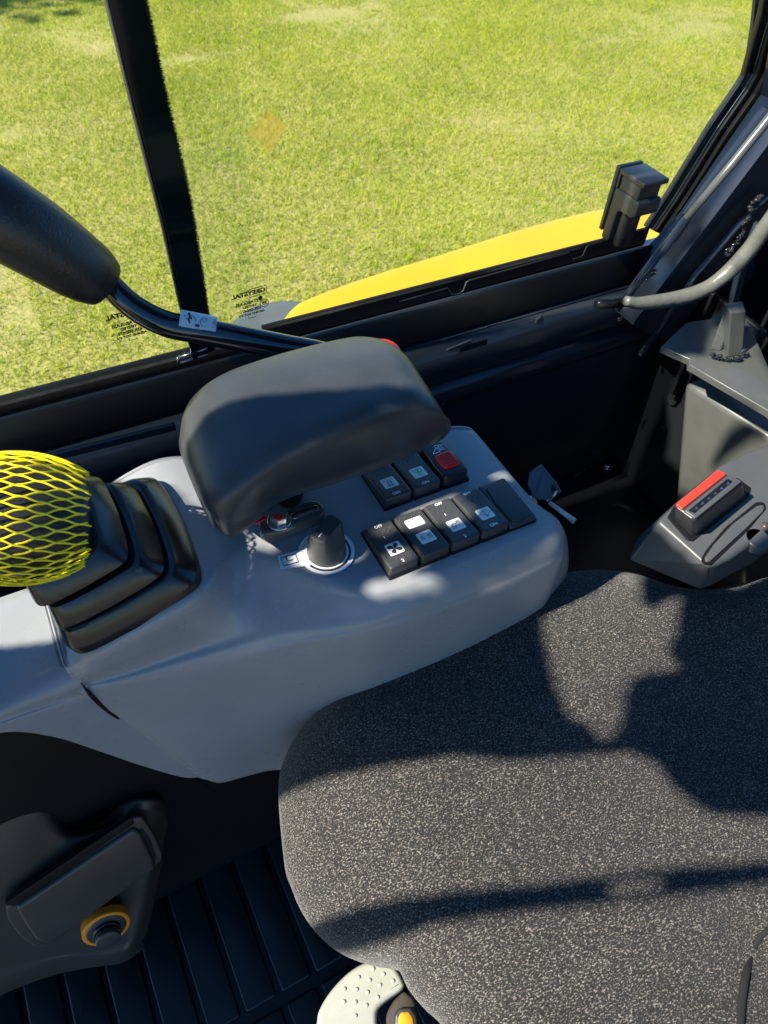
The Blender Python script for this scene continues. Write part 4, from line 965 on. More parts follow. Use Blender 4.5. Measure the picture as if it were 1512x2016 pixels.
for i in range(len(prof) - 1):
    for j in range(n): F.append((i * n + j, i * n + (j + 1) % n, (i + 1) * n + (j + 1) % n, (i + 1) * n + j))
F.append(tuple((len(prof) - 1) * n + j for j in range(n)))
autosmooth(mk('bellows_boot', V, F, M['rubber'], JS), 38)
GC = Wd(38, 1020, 0.372); gd = Vector((-1.02, 0.20, 0.30)).normalized(); GA = GC - gd * 0.0275; gL = 0.075
g1 = gd.cross(Vector((0, 1, 0))).normalized(); g2 = gd.cross(g1).normalized()
def grow(t): return 0.0318 * math.sqrt(max(0.12, 1 - ((t - 0.37) / 0.60) ** 2))
def gpt(t, a, k=1.0, add=0.0):
    r = grow(t) * k + add; return GA + gd * (gL * t) + g1 * (r * math.cos(a) * 0.98) + g2 * (r * math.sin(a) * 1.05)
secs = [[gpt(t, 2 * math.pi * k / 16, 0.90) for k in range(16)] for t in (-0.06, 0.0, 0.1, 0.3, 0.5, 0.7, 0.85, 0.95)]
loft('grip', secs, M['grip'], JS, ns=2, na=3)
sweep('neck', [(-0.0235, 0.293, -0.327), (-0.030, 0.291, -0.312), (-0.036, 0.290, -0.300)], [0.0135, 0.014, 0.016], M['rubber'], JS, seg=20)
NT = thing('protective_net', GA, 'yellow plastic mesh sleeve stretched over the joystick grip', 'net')
G = Geo(); NS = 36
for sgn in (1, -1):
    for i in range(NS):
        ph = 2 * math.pi * i / NS; P = []
        end = -0.02 - 0.05 * rng.random(); 
        for k in range(54):
            t = end + (1.02 - end) * k / 53
            kk = 4.2; a = ph + sgn * 2 * math.pi / NS * (kk * t - 0.62 / (4 * math.pi) * math.sin(4 * math.pi * kk * t)) + 0.02 * math.sin(5 * t + i)
            P.append(gpt(t, a, 1.0, 0.0010 + 0.0004 * sgn))
        G.tube(P, 0.00052, 6)
mesh_o = G.build('mesh_sleeve', M['yellow_net'], NT)

# ------------------------------------------------------------------ safety lever
LV = thing('safety_lever', Wd(560, 680, 0.50), 'black curved lever with fat rubber grip rising past the window', 'lever')
lp = [(190, 530, .455), (240, 585, .462), (285, 618, .468), (335, 640, .474), (400, 652, .48), (480, 668, .487), (560, 684, .494), (640, 700, .50), (700, 730, .505)]
sweep('lever_tube', [Wd(px, py, d) for px, py, d in lp], [0.0078, 0.0082, 0.0086, 0.0088, 0.0088], M['levertube'], LV, seg=24, n=8)
gp_ = [(-190, 300, .385), (-90, 368, .395), (0, 425, .405), (70, 468, .417), (140, 515, .432), (180, 541, .443), (205, 559, .450), (213, 565, .452)]
sweep('lever_grip', [Wd(px, py, d) for px, py, d in gp_], [0.0235, 0.0240, 0.0235, 0.0225, 0.0205, 0.0185, 0.0150, 0.0080], M['grip'], LV, seg=32, n=8)
# sticker wrapped on the tube
def wrap_sticker():
    A = Wd(352, 630, .4755); B = Wd(427, 646, .4825); A = Wd(353, 636, .4755); B = Wd(424, 650, .4820)
    ax = (B - A).normalized(); L = (B - A).length
    view = -((A + B) / 2).normalized(); n0 = (view - ax * view.dot(ax)).normalized(); s0 = ax.cross(n0).normalized()
    if s0.z > 0: s0 = -s0           # towards the lower side
    R = 0.00895; R2 = 0.0088; V = []; F = []; nu, nv = 10, 14
    def pt(u, a, r): return A + ax * (L * u) + (n0 * math.cos(a) + s0 * math.sin(a)) * r
    a0, a1 = math.radians(-75), math.radians(12)
    for i in range(nu + 1):
        for j in range(nv + 1): V.append(pt(i / nu, a0 + (a1 - a0) * j / nv, R))
    for i in range(nu):
        for j in range(nv): F.append((i * (nv + 1) + j, i * (nv + 1) + j + 1, (i + 1) * (nv + 1) + j + 1, (i + 1) * (nv + 1) + j))
    st = mk('sticker', V, F, M['sticker'], LV)
    class FF:
        def __call__(s, x, y, z=0): return pt(x, a0 + (a1 - a0) * y, R + z)
    ff = FF(); G = Geo()
    fillpoly(G, [(0.18, 0.30), (0.26, 0.30), (0.33, 0.52), (0.28, 0.72), (0.22, 0.60)], ff, None, 0.0001); ribbon(G, [(0.10, 0.42), (0.22, 0.62), (0.28, 0.78)], 0.035, ff, None, 0.0001); ribbon(G, [(0.20, 0.30), (0.38, 0.42), (0.43, 0.62)], 0.025, ff, None, 0.0001); fillpoly(G, circ(0.23, 0.27, 0.035, 10, ry=0.07), ff, None, 0.0001)
    ribbon(G, [(0.58, 0.42), (0.54, 0.58), (0.60, 0.78), (0.72, 0.80), (0.75, 0.45), (0.66, 0.30)], 0.018, ff, None, 0.0001, True); ribbon(G, circ(0.66, 0.48, 0.05, 12, ry=0.10), 0.012, ff, None, 0.0001, True)
    fillpoly(G, [(0.42, 0.76), (0.50, 0.76), (0.50, 0.70), (0.56, 0.82), (0.50, 0.92), (0.50, 0.87), (0.42, 0.87)], ff, None, 0.0001)
    text_geo(G, '172B10', 0.13, ff, 0.93, 0.55, 0.0001, rot=math.radians(-90), sx=1.2)
    G.build('sticker_print', M['ink'], st, smooth=False)
wrap_sticker()

# ------------------------------------------------------------------ keys
KY = thing('ignition_key', Wd(1065, 950, .515), 'dark blue plastic headed key standing behind the console, worded YANMAR', 'key')
pk = lambda pts: [(1030 + a / 12.6, 900 + b / 12.6) for a, b in pts]
kh = pk([(440, 170), (160, 385), (120, 700), (250, 980), (400, 1060), (570, 1050), (740, 980), (940, 860), (830, 640)])
K3 = [Wd(px, py, .512) for px, py in kh]
k0 = K3[3]; kx = (K3[7] - K3[3]); kyv = (K3[0] - K3[3]); kfr = Frame(k0, kx, kyv)
outl = [kfr.of(p)[:2] for p in K3]
slab('key_head', rpoly(outl, 0.0008, 3), 0.0030, 0.0005, M['keyplastic'], KY, F=kfr, z0=-0.0015)
G = Geo(); kc = Wd(*pk([(390, 640)])[0], .512); cxy = kfr.of(kc)
d2 = kfr.of(Wd(*pk([(480, 400)])[0], .512)); ang = math.atan2(d2[1] - cxy[1], d2[0] - cxy[0])
text_geo(G, 'YANMAR', 0.0042, kfr, cxy[0], cxy[1], 0.0018, rot=ang, sx=1.0, extr=0.0002)
G.build('key_lettering', M['housing'], KY, smooth=False)
hole = [kfr.of(Wd(px, py, .512))[:2] for px, py in pk([(715, 670), (690, 760), (680, 860), (820, 820), (780, 720)])]
slab('key_eye', rpoly(hole, 0.0003, 2), 0.0002, 0.00005, M['socket'], KY, F=kfr, z0=0.0015)
sweep('key_stem', [Wd(1050, 985, .52), Wd(1020, 1005, .53)], 0.004, M['steel'], KY, seg=8)
KR = thing('key_ring', Wd(1083, 978, .512), 'small split ring hanging from the key head', 'key ring')
G = Geo(); rc = Wd(*pk([(690, 980)])[0], .509)
for k in range(2):
    pts = []
    for j in range(28):
        a = 2 * math.pi * j / 28; pts.append(rc + Vector((0.0012 * k, 0, 0)) + AX * 0 + (AX * 0.0 + Vector((0.15, -0.25, 0.9)).normalized() * 0.0058 * math.cos(a) + Vector((0.55, 0.5, 0.0)).normalized() * 0.0030 * math.sin(a)))
    G.tube(pts, 0.00045, 6, closed=True)
G.build('split_ring', M['chrome'], KR)
K2 = thing('spare_key', Wd(1105, 1010, .512), 'slim steel key hanging from the split ring, edge on', 'key')
a = Wd(*pk([(650, 1120)])[0], .510); b = Wd(*pk([(1290, 1600)])[0], .500); dd = b - a
fk = Frame(a, dd, dd.cross(a.normalized())); wv = fk
slab('key_blank', rpoly([(0, -0.0017), (dd.length, -0.0021), (dd.length, 0.0021), (0, 0.0013)], 0.0006, 3), 0.0022, 0.0003, M['alu'], K2, F=fk, z0=-0.001)

# ================================================================== SEAT
ST = thing('driver_seat', (0.25, 0.05, -0.88), 'charcoal flecked fabric seat cushion with a raised side bolster', 'seat')
oz = [(548, 1550, -.51), (560, 1700, -.515), (574, 1750, -.515), (600, 1806, -.515), (645, 1858, -.515), (700, 1888, -.515), (755, 1902, -.515), (782, 1912, -.515), (802, 1950, -.515), (830, 1985, -.515), (870, 2030, -.515), (900, 2120, -.51)]
O = [tuple(Wz(a, b, c).xy) for a, b, c in oz]
O += [(0.085, -0.16), (0.12, -0.22), (0.40, -0.24), (0.56, -0.18), (0.58, 0.0), (0.565, 0.10)]
oz2 = [(1560, 1128, -.452), (1450, 1150, -.452), (1385, 1158, -.452), (1330, 1143, -.448), (1262, 1112, -.445), (1200, 1102, -.445), (1130, 1112, -.450), (1060, 1134, -.452), (960, 1182, -.455), (860, 1238, -.462), (760, 1302, -.470), (690, 1345, -.475), (640, 1382, -.482), (596, 1432, -.492), (564, 1482, -.502)]
O += [tuple(Wz(a, b, c).xy) for a, b, c in oz2]
Oc = cat_rom([(p[0], p[1], 0) for p in O], 6, True)[:, :2]
def ztop(x, y):
    z = -0.462 + 0.0 * x
    z -= 0.030 * math.exp(-((x - 0.03) / 0.055) ** 2)                       # waterfall front
    b = 0.5 * (1 + math.tanh((y - 0.105) / 0.028)); z += 0.020 * b * (0.35 + 0.65 * min(1, max(0, (x - 0.05) / 0.16)))     # bolster
    z += 0.012 * 0.5 * (1 + math.tanh((x - 0.36) / 0.05))
    sx = 0.245 + 0.10 * (y + 0.04) ** 2                                       # seam valley
    z += 0.0012 * math.sin(38 * x + 3 * math.sin(21 * y)) * math.sin(33 * y + 1) + 0.0007 * math.sin(90 * y + 40 * x)
    if y < 0.0: z -= 0.008 * math.exp(-((x - sx) / 0.006) ** 2) * min(1, -y / 0.03) + 0.003 * math.exp(-((x - sx) / 0.03) ** 2) * min(1, -y / 0.03)
    return z
def seat():
    c = np.array([0.30, 0.0]); m = len(Oc); V = []; F = []
    seg_a = Oc; seg_b = np.roll(Oc, -1, 0)
    def dist(p):
        d = seg_b - seg_a; t = np.clip(((p - seg_a) * d).sum(1) / (d * d).sum(1), 0, 1); q = seg_a + d * t[:, None]; return np.min(np.linalg.norm(p - q, axis=1))
    S = [1, .995, .985, .97, .95, .925, .9, .87, .84, .8, .76, .72, .68, .63, .58, .53, .48, .42, .36, .3, .24, .18, .12, .06]
    # skirt below the rim
    for dz, ins in ((-0.055, 0.93), (-0.045, 0.95), (-0.03, 0.975), (-0.015, 0.993)):
        for p in Oc:
            q = c + (p - c) * ins; V.append((q[0], q[1], ztop(*p) - 0.022 + dz))
    r = 0.030
    for s in S:
        for p in Oc:
            q = c + (p - c) * s; d = dist(q) if s < 1 else 0.0
            k = min(1, d / r); drop = 0.026 * (1 - math.sqrt(max(0, 1 - (1 - k) ** 2))); V.append((q[0], q[1], ztop(q[0], q[1]) - drop))
    V.append((c[0], c[1], ztop(*c))); ci = len(V) - 1; L = len(S) + 4
    for i in range(L - 1):
        for j in range(m):
            k = (j + 1) % m; F.append((i * m + j, i * m + k, (i + 1) * m + k, (i + 1) * m + j))
    for j in range(m): F.append(((L - 1) * m + j, (L - 1) * m + (j + 1) % m, ci))
    return recalc(mk('seat_cushion', V, F, M['seat'], ST))
seat()
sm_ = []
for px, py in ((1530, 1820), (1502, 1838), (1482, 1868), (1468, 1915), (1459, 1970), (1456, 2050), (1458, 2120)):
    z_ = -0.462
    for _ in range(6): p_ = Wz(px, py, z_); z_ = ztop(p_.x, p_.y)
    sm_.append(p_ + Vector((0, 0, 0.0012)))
sweep('seam', sm_, [0.0010, 0.0014, 0.0018, 0.0022, 0.0020, 0.0016], mat('crease_shade', (0.006, 0.006, 0.007), 0.9), ST, seg=8, n=6, flat=0.6)  # dark tube for the shadowy crease along the seam: shade put in as colour
V, F = box_geo((0.10, -0.18, -0.56), (0.54, 0.15, -0.515)); bevel(mk('seat_pan', V, F, M['socket'], ST, smooth=False), 0.01)
V, F = box_geo((0.16, -0.14, -0.904), (0.50, 0.12, -0.565)); bevel(mk('suspension_base', V, F, M['socket'], ST, smooth=False), 0.01)

# seat belt buckle in its housing
BH = thing('belt_buckle', Wd(1370, 1040, .5), 'red buttoned seat belt buckle in a dark grey plastic housing beside the seat', 'seat belt buckle')
zb = -0.392
th_ = [(1296, 1024), (1318, 1004), (1420, 916), (1470, 890), (1530, 868), (1600, 880), (1600, 960), (1512, 1040), (1478, 1072), (1440, 1100), (1402, 1117), (1388, 1112)]
TP = [Wz(px, py, zb) for px, py in th_]
botoff = [(1236, 1103), (1252, 1062), (1340, 980), (1420, 920), (1500, 900), (1600, 930), (1600, 1010), (1520, 1080), (1482, 1110), (1440, 1130), (1405, 1152), (1378, 1162)]
BP = [Wz(px, py, zb - 0.036) for px, py in botoff]
n = len(TP); V = [tuple(p) for p in TP] + [tuple(p) for p in BP]
F = [tuple(range(n)), tuple(range(n, 2 * n))[::-1]] + [(i, n + i, n + (i + 1) % n, (i + 1) % n) for i in range(n)]
bevel(recalc(mk('housing', V, F, M['housing'], BH, smooth=False)), 0.0035, 4, 20)
hf = Frame((0, 0, zb), (1, 0, 0), (0, 1, 0))
def hp(pts, z=zb): return [tuple(Wz(px, py, z).xy) for px, py in pts]
z8 = lambda pts: [(1000 + a / 2.953, 850 + b / 2.953) for a, b in pts]
slab('buckle_recess', rpoly(hp(z8([(925, 500), (960, 440), (1330, 270), (1412, 330), (1400, 380), (1075, 640), (1040, 632)])), 0.002, 3), 0.0008, 0.0002, M['socket'], BH, F=hf)
# the buckle itself: a box rising from the recess, top face tilted
bt = [Wz(px, py, -0.366) for px, py in z8([(958, 428), (1222, 222), (1372, 290), (1085, 522)])]
bb = [Wz(px, py, -0.398) for px, py in z8([(962, 528), (1225, 330), (1398, 390), (1078, 636)])]
zt = [-0.366] * 4
V = [tuple(p) for p in bt] + [tuple(p) for p in bb]; F = [(0, 1, 2, 3), (7, 6, 5, 4)] + [(i, 4 + i, 4 + (i + 1) % 4, (i + 1) % 4) for i in range(4)]
bevel(recalc(mk('buckle_body', V, F, M['buckle'], BH, smooth=False)), 0.0032, 4)
tf_ = Frame((0, 0, -0.366), (1, 0, 0), (0, 1, 0))
def hp2(pts): return [tuple(Wz(px, py, -0.366).xy) for px, py in z8(pts)]
slab('release_button', rpoly(hp2([(974, 424), (1218, 226), (1268, 252), (1008, 456)]), 0.0012, 4), 0.0018, 0.0008, M['buckle_red'], BH, F=tf_, z0=-0.0004)
slab('buckle_frame', rpoly(hp2([(1020, 462), (1276, 256), (1358, 292), (1090, 508)]), 0.0016, 4), 0.0016, 0.0007, M['housing'], BH, F=tf_, z0=-0.0004)
slab('tongue_slot', rpoly(hp2([(1044, 466), (1270, 282), (1302, 296), (1080, 482)]), 0.0006, 3), 0.0003, 0.0001, M['socket'], BH, F=tf_, z0=0.0013)
for k in range(6):
    u = (k + 0.5) / 6; a = np.array([1070, 478]) * (1 - u) + np.array([1290, 305]) * u
    slab('slot_tooth', rpoly(hp2([(a[0] - 10, a[1] - 2), (a[0] + 2, a[1] - 20), (a[0] + 12, a[1] - 4)]), 0.0002, 2), 0.0004, 0.0001, M['steel'], BH, F=tf_, z0=0.0015)
slab('cover_groove', rpoly(hp(z8([(1122, 740), (1150, 690), (1260, 560), (1440, 412), (1490, 410), (1500, 450), (1400, 570), (1180, 780), (1130, 770)])), 0.003, 4), 0.0006, 0.0002, M['socket'], BH, F=hf)
slab('oval_cover', rpoly(hp(z8([(1140, 738), (1190, 665), (1300, 545), (1440, 440), (1484, 432), (1480, 470), (1380, 570), (1170, 762), (1145, 762)])), 0.003, 4), 0.0022, 0.0008, M['housing'], BH, F=hf)
for (px, py, dz) in ((1380, 1148, -0.033), (1507, 1036, 0.0)):
    p = Wz(px, py, zb + dz); G = Geo(); G.blob(p, 0.0035, 8, (1, 1, 0.8)); G.build('rivet', M['dash'], BH)
p = Wz(1490, 1062, zb - 0.002); G = Geo(); G.tube([p - Vector((0, 0, 0.006)), p + Vector((0, 0, 0.002))], 0.009, 24); bevel(G.build('boss', M['housing'], BH, smooth=False), 0.001)

# pale seat lever and its orange indicator
PL = thing('seat_tilt_lever', Wz(720, 1960, -.53), 'pale cream plastic paddle lever with small bumps under the seat front', 'lever')
zl = -0.540
pw = [(628, 2070), (624, 2010), (632, 1980), (655, 1945), (688, 1912), (722, 1893), (755, 1890), (775, 1900), (792, 1925), (794, 1945), (760, 1970), (742, 1995), (738, 2070)]
lf = Frame((0, 0, zl - 0.016), (1, 0, 0), (0, 1, 0)); pc = [tuple(Wz(px, py, zl).xy) for px, py in pw]
pc2 = cat_rom([(x, y, 0) for x, y in pc], 4, True)[:, :2]
slab('paddle', pc2, 0.016, 0.0035, M['lever_white'], PL, F=lf, seg=5)
G = Geo()
for a, b in ((622, 697), (690, 732), (752, 777), (525, 752), (598, 772), (666, 804), (431, 829), (511, 832), (584, 852), (651, 885), (428, 914), (504, 916), (576, 937), (504, 1007)):
    p = Wz(550 + a / 3.36, 1700 + b / 3.36, zl); G.blob(p + Vector((0, 0, 0.0001)), 0.0013, 6, (1, 1, 0.7))
G.build('grip_bumps', M['lever_white'], PL)
IN = thing('weight_indicator', Wz(800, 2000, -.53), 'small orange indicator in a clear rounded window beneath the seat edge', 'indicator')
ip = lambda pts, z: [tuple(Wz(550 + a / 3.36, 1700 + b / 3.36, z).xy) for a, b in pts]
slab('indicator_body', rpoly(ip([(660, 1150), (700, 1000), (760, 900), (830, 830), (900, 900), (960, 1150)], -0.548), 0.004, 4), 0.012, 0.003, M['dash'], IN, F=Frame((0, 0, -0.560), (1, 0, 0), (0, 1, 0)))
slab('indicator_rim', rpoly(ip([(760, 1120), (762, 1000), (790, 955), (870, 955), (905, 1000), (925, 1120)], -0.546), 0.003, 4), 0.004, 0.0015, M['alu'], IN, F=Frame((0, 0, -0.5485), (1, 0, 0), (0, 1, 0)))
slab('indicator_lens', rpoly(ip([(782, 1120), (785, 1020), (805, 982), (860, 980), (885, 1020), (898, 1120)], -0.544), 0.002, 4), 0.004, 0.0012, M['orange'], IN, F=Frame((0, 0, -0.5475), (1, 0, 0), (0, 1, 0)))

# ================================================================== LOWER LEFT TRIM WITH TRAY AND SOCKET
DP = thing('lower_dash_panel', Wy(160, 1850, .23), 'black moulded lower panel with a tray lid and ochre ringed socket by the floor', 'panel')
Y0 = 0.215
PN = Vector((0.05, -0.94, 0.33)).normalized(); PP = Wy(*(200, 1800), 0.215)
zq = lambda a, b: (a / 2.16, 1450 + b / 2.16)
def dp(a, b, off=0.0): px, py = zq(a, b); return Wplane(px, py, PP + PN * (off - 0.006), PN)
rowsd = [
 [dp(-220, 60, -.03), dp(-60, 70, -.03), dp(80, 60, -.03), dp(200, 80, -.03), dp(330, 130, -.03), dp(480, 190, -.03), dp(620, 225, -.03), dp(690, 250, -.035), dp(708, 280, -.045)],
 [dp(-220, 260, -.006), dp(-60, 250, -.004), dp(80, 236, -.003), dp(180, 240, -.006), dp(270, 300, -.024), dp(420, 320, -.022), dp(560, 262, -.008), dp(670, 262, -.006), dp(712, 290, -.03)],
 [dp(-220, 330, .002), dp(-60, 320, .003), dp(80, 300, .004), dp(190, 300, .001), dp(290, 385, -.014), dp(420, 385, -.012), dp(560, 310, .0), dp(672, 305, -.001), dp(714, 340, -.02)],
 [dp(-220, 480, .003), dp(-60, 480, .004), dp(80, 440, .005), dp(200, 420, .003), dp(310, 432, .0), dp(430, 400, .0), dp(560, 350, .001), dp(665, 350, .0), dp(714, 380, -.018)],
 [dp(-220, 760, .003), dp(-60, 720, .003), dp(80, 650, .003), dp(200, 560, .002), dp(320, 500, .002), dp(430, 450, .002), dp(560, 420, .001), dp(655, 430, .0), dp(700, 450, -.018)],
 [dp(-220, 940, .002), dp(-60, 900, .002), dp(80, 820, .002), dp(220, 720, .002), dp(340, 640, .002), dp(450, 580, .002), dp(570, 560, .001), dp(645, 560, .0), dp(686, 560, -.018)],
 [dp(-220, 1010, .0), dp(-60, 960, .0), dp(100, 910, .001), dp(240, 860, .002), dp(360, 800, .002), dp(460, 740, .002), dp(560, 710, .001), dp(618, 700, .0), dp(658, 700, -.018)],
 [dp(-220, 1060, -.004), dp(-60, 1010, -.004), dp(100, 960, -.002), dp(250, 925, .0), dp(370, 905, .001), dp(460, 890, .001), dp(530, 870, .001), dp(585, 840, .0), dp(625, 830, -.018)],
 [dp(-220, 1130, -.012), dp(-60, 1075, -.01), dp(100, 1010, -.006), dp(250, 955, -.002), dp(370, 950, -.001), dp(450, 945, .0), dp(505, 938, .0), dp(556, 912, -.002), dp(598, 880, -.02)],
 [dp(-220, 1200, -.035), dp(-60, 1130, -.033), dp(100, 1060, -.03), dp(250, 1010, -.025), dp(370, 985, -.024), dp(450, 975, -.024), dp(520, 962, -.024), dp(570, 935, -.028), dp(610, 900, -.035)],
]
patch('panel_shell', rowsd, M['dash'], DP, nu=8, nv=8, thick=0.003, flip=True)
df = Frame(PP + PN * 0.005, (1, 0, 0), PN.cross(Vector((1, 0, 0))))          # x rearward, y up, z towards the seat
def dq(pts): return [df.of(Wplane(*zq(a, b), PP + PN * 0.004, PN))[:2] for a, b in pts]
slab('tray_frame', rpoly(dq([(22, 720), (560, 318), (600, 312), (650, 390), (684, 470), (680, 500), (220, 880), (150, 888), (90, 850), (30, 770)]), 0.005, 4), 0.0035, 0.0020, M['dash'], DP, F=df, seg=4)
lid = slab('tray_lid', rpoly(dq([(66, 705), (560, 350), (590, 370), (640, 480), (650, 520), (205, 862), (150, 840), (95, 760)]), 0.004, 4), 0.0070, 0.0030, M['dash'], DP, F=df, seg=4)
slab('tray_gap', rpoly(dq([(20, 700), (552, 312), (566, 338), (60, 712)]), 0.001, 2), 0.0039, 0.0003, M['socket'], DP, F=df)
slab('tray_gap', rpoly(dq([(596, 356), (632, 408), (656, 480), (648, 522), (628, 470), (584, 368)]), 0.001, 2), 0.0039, 0.0003, M['socket'], DP, F=df)
sc = df.of(Wplane(*zq(446, 782), PP + PN * 0.004, PN))
slab('socket_ring', [(sc[0] + x, sc[1] + y) for x, y in circ(0, 0, 0.0188, 40)], 0.0075, 0.0012, M['ochre'], DP, F=df)
slab('socket_collar', [(sc[0] + x, sc[1] + y) for x, y in circ(0, 0, 0.0158, 40)], 0.0085, 0.0015, M['dash'], DP, F=df)
slab('socket_neck', [(sc[0] + x, sc[1] + y) for x, y in circ(0, 0, 0.0110, 40)], 0.0110, 0.0015, M['rubber'], DP, F=df)
slab('socket_cap_post', [(sc[0] + x, sc[1] + y) for x, y in circ(0, 0, 0.0060, 30)], 0.0150, 0.0010, M['rubber'], DP, F=df)
slab('socket_cap', [(sc[0] + x, sc[1] + y) for x, y in circ(0, 0, 0.0098, 40)], 0.0050, 0.0016, M['dash'], DP, F=df, z0=0.0130)

# ================================================================== FLOOR MAT
FM = thing('floor_mat', (0.0, 0.0, -0.90), 'black rubber floor mat with long ribbed pads', 'floor mat')
V, F = box_geo((-0.74, -0.44, -0.9045), (0.30, 0.40, -0.890)); mk('mat_base', V, F, M['floor'], FM, smooth=False)
G = Geo(); k = 0
for xk in np.arange(-0.004 - 18 * 0.038, 0.28, 0.038):
    for (y0, y1) in ((0.1245, 0.385), (-0.16, 0.1145), (-0.43, -0.172)):
        V, F = slab_geo(rect(0.0325, y1 - y0, 0.004, 3, xk + 0.019, (y0 + y1) / 2), 0.006, 0.0025, Frame((0, 0, -0.891), (1, 0, 0), (0, 1, 0)), 0, None, 3, 2); G.add(V, F)
autosmooth(G.build('ribbed_pads', M['floor'], FM), 50)
SS = thing('sill_strip', (0.0, 0.30, -0.86), 'thin dark edging strip on the floor below the console', 'strip')
a = Wz(335, 1625, -0.80); b = Wz(560, 1540, -0.80)
sweep('strip', [a, (a + b) / 2, b], 0.004, M['paint_grey'], SS, seg=8)

# ================================================================== SUN GOBO, unseen and added ahead of the seat; cut-outs shape the sun patches
su = SUN.cross(Vector((0, 0, 1))).normalized(); sv = su.cross(SUN).normalized()      # across, and up the blind
SC = Vector((0.12, 0.16, -0.42)) + SUN * 0.72
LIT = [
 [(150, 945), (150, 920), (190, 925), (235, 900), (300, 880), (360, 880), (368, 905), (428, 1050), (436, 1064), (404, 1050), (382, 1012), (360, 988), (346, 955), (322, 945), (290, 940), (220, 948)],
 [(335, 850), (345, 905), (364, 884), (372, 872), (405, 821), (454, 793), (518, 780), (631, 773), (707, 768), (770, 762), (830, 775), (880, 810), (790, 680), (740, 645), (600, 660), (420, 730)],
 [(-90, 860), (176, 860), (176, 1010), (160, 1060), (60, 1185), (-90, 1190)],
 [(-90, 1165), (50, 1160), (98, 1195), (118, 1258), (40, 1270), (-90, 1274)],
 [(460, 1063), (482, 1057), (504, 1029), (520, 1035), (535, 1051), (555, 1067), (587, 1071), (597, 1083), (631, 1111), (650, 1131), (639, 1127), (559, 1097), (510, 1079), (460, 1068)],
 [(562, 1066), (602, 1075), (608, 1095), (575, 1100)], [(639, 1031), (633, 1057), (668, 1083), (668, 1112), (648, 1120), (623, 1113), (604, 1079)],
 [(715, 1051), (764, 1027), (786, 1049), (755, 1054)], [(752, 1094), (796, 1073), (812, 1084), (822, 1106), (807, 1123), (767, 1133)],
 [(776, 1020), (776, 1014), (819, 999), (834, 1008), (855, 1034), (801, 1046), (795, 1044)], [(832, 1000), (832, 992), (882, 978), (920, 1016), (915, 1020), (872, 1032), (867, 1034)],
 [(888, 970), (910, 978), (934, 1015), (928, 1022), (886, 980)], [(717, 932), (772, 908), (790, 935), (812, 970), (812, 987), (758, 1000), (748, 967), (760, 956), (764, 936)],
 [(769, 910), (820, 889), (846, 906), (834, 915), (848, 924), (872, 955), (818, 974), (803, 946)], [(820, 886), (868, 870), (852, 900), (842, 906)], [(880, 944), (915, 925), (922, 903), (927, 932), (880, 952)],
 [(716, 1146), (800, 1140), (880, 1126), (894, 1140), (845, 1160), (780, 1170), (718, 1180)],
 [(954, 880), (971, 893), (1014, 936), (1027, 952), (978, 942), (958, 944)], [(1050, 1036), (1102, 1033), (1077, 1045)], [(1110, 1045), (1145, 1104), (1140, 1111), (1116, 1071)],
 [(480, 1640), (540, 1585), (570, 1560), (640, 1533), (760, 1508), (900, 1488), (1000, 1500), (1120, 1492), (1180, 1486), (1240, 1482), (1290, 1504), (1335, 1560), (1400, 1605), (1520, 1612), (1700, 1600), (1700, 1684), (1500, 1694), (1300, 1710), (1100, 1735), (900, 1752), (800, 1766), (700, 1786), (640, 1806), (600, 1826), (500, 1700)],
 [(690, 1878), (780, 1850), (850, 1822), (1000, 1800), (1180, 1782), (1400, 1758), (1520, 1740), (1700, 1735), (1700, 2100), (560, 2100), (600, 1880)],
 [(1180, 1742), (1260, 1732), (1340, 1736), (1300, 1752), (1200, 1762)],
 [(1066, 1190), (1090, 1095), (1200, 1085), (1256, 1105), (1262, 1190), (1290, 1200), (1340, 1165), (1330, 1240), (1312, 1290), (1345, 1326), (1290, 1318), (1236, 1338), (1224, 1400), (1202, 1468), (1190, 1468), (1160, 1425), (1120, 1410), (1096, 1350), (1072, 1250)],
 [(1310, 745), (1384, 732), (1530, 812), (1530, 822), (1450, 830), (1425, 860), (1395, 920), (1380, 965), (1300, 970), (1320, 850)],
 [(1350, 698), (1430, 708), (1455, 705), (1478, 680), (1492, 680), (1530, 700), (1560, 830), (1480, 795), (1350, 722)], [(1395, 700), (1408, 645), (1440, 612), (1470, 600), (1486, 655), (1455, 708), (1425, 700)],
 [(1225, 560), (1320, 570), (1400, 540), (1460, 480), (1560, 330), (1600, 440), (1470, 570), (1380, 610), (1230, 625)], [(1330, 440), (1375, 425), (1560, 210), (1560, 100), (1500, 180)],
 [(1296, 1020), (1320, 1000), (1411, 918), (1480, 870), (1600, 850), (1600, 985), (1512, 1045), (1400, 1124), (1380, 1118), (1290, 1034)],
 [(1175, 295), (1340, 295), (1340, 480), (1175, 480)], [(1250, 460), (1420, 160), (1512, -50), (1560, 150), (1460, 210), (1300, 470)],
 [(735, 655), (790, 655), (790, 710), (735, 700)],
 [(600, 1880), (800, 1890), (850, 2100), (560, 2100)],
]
def inside(P, u, v):
    r = np.zeros(u.shape, bool); n = len(P)
    for i in range(n):
        x1, y1 = P[i]; x2, y2 = P[(i + 1) % n]
        if y1 == y2: continue
        c = ((y1 > v) != (y2 > v)) & (u < (x2 - x1) * (v - y1) / (y2 - y1) + x1); r ^= c
    return r
cs = 0.0021
uu = np.arange(-0.40, 0.46, cs); vv = np.arange(-0.60, 0.36, cs)
nu_, nv_ = len(uu), len(vv)
mask = np.ones((nu_, nv_), bool); PX = np.full((nu_, nv_), -1e5); PY = np.full((nu_, nv_), -1e5)
bpy.context.view_layer.update(); dg_ = bpy.context.evaluated_depsgraph_get()
netm = np.zeros((nu_, nv_), bool)
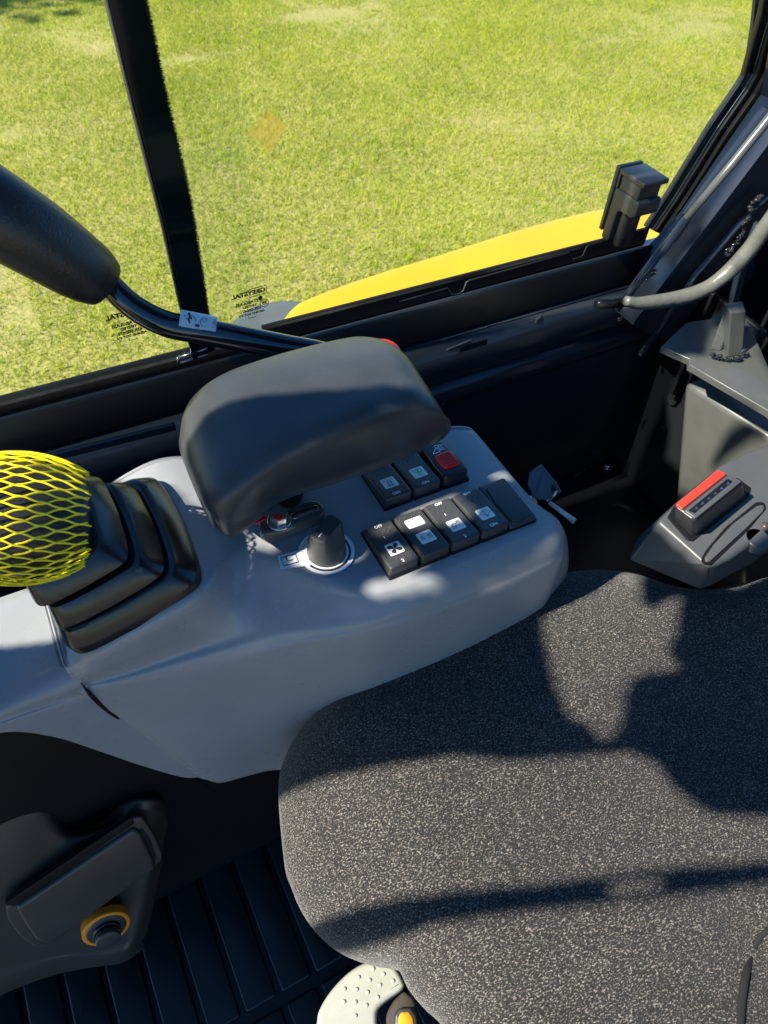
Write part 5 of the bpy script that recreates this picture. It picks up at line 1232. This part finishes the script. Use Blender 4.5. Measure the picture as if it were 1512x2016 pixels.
state = np.zeros((nu_, nv_), np.int8)          # 0 shade, 1 sun, 2 leave as neighbours
for i in range(nu_):
    for j in range(nv_):
        o_ = CAM + SC + su * (uu[i] + cs / 2) + sv * (vv[j] + cs / 2)
        hit, loc, nn, ix, ob, mw = scene.ray_cast(dg_, o_, -SUN)
        if not hit: state[i, j] = 1; continue
        p = loc - CAM
        if ob.name in ('mesh_sleeve', 'grip', 'neck') and p.x < 0.02 and p.y < 0.36: netm[i, j] = True; state[i, j] = 1; continue
        if p.y > 0.462 or loc.z < 0.6: state[i, j] = 1; continue
        if p.z < -0.6: state[i, j] = 0; continue
        d_ = p.length; h2, l2, *_r = scene.ray_cast(dg_, CAM, p / d_)
        if h2 and (l2 - CAM).length < d_ - 0.004: state[i, j] = 2; continue
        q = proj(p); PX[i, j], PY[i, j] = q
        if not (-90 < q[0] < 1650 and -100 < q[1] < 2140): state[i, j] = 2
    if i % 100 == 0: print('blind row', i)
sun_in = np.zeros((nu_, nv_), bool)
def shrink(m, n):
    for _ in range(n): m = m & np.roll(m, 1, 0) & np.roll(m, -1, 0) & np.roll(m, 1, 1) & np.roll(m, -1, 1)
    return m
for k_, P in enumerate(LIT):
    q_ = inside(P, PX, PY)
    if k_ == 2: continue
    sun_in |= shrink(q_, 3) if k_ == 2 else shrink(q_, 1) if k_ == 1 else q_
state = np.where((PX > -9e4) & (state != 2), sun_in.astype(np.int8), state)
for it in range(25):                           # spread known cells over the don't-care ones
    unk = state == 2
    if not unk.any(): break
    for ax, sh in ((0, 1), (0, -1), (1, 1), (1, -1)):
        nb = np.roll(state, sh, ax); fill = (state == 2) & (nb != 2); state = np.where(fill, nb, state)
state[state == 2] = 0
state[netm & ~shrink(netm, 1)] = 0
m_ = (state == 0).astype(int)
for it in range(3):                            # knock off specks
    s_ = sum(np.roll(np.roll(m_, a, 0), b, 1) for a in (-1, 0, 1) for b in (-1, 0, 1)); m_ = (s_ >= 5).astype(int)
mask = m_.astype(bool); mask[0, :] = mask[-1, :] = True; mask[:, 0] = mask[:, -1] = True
SB = thing('sun_gobo', SC, 'unseen added blind hung inside the front screen ahead of the seat', 'gobo')
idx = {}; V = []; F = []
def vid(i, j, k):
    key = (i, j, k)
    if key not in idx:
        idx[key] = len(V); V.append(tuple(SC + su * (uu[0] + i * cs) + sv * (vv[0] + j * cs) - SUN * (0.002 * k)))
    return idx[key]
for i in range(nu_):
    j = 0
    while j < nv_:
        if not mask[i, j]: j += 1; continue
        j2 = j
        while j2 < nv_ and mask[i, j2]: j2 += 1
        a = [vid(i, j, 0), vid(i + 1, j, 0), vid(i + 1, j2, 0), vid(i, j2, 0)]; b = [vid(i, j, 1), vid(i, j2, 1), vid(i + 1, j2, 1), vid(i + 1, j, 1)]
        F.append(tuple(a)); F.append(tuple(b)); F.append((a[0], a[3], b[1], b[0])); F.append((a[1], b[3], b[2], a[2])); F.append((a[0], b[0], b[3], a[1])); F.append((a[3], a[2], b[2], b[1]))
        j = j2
mk('gobo_panel', V, F, M['pan'], SB, smooth=False)
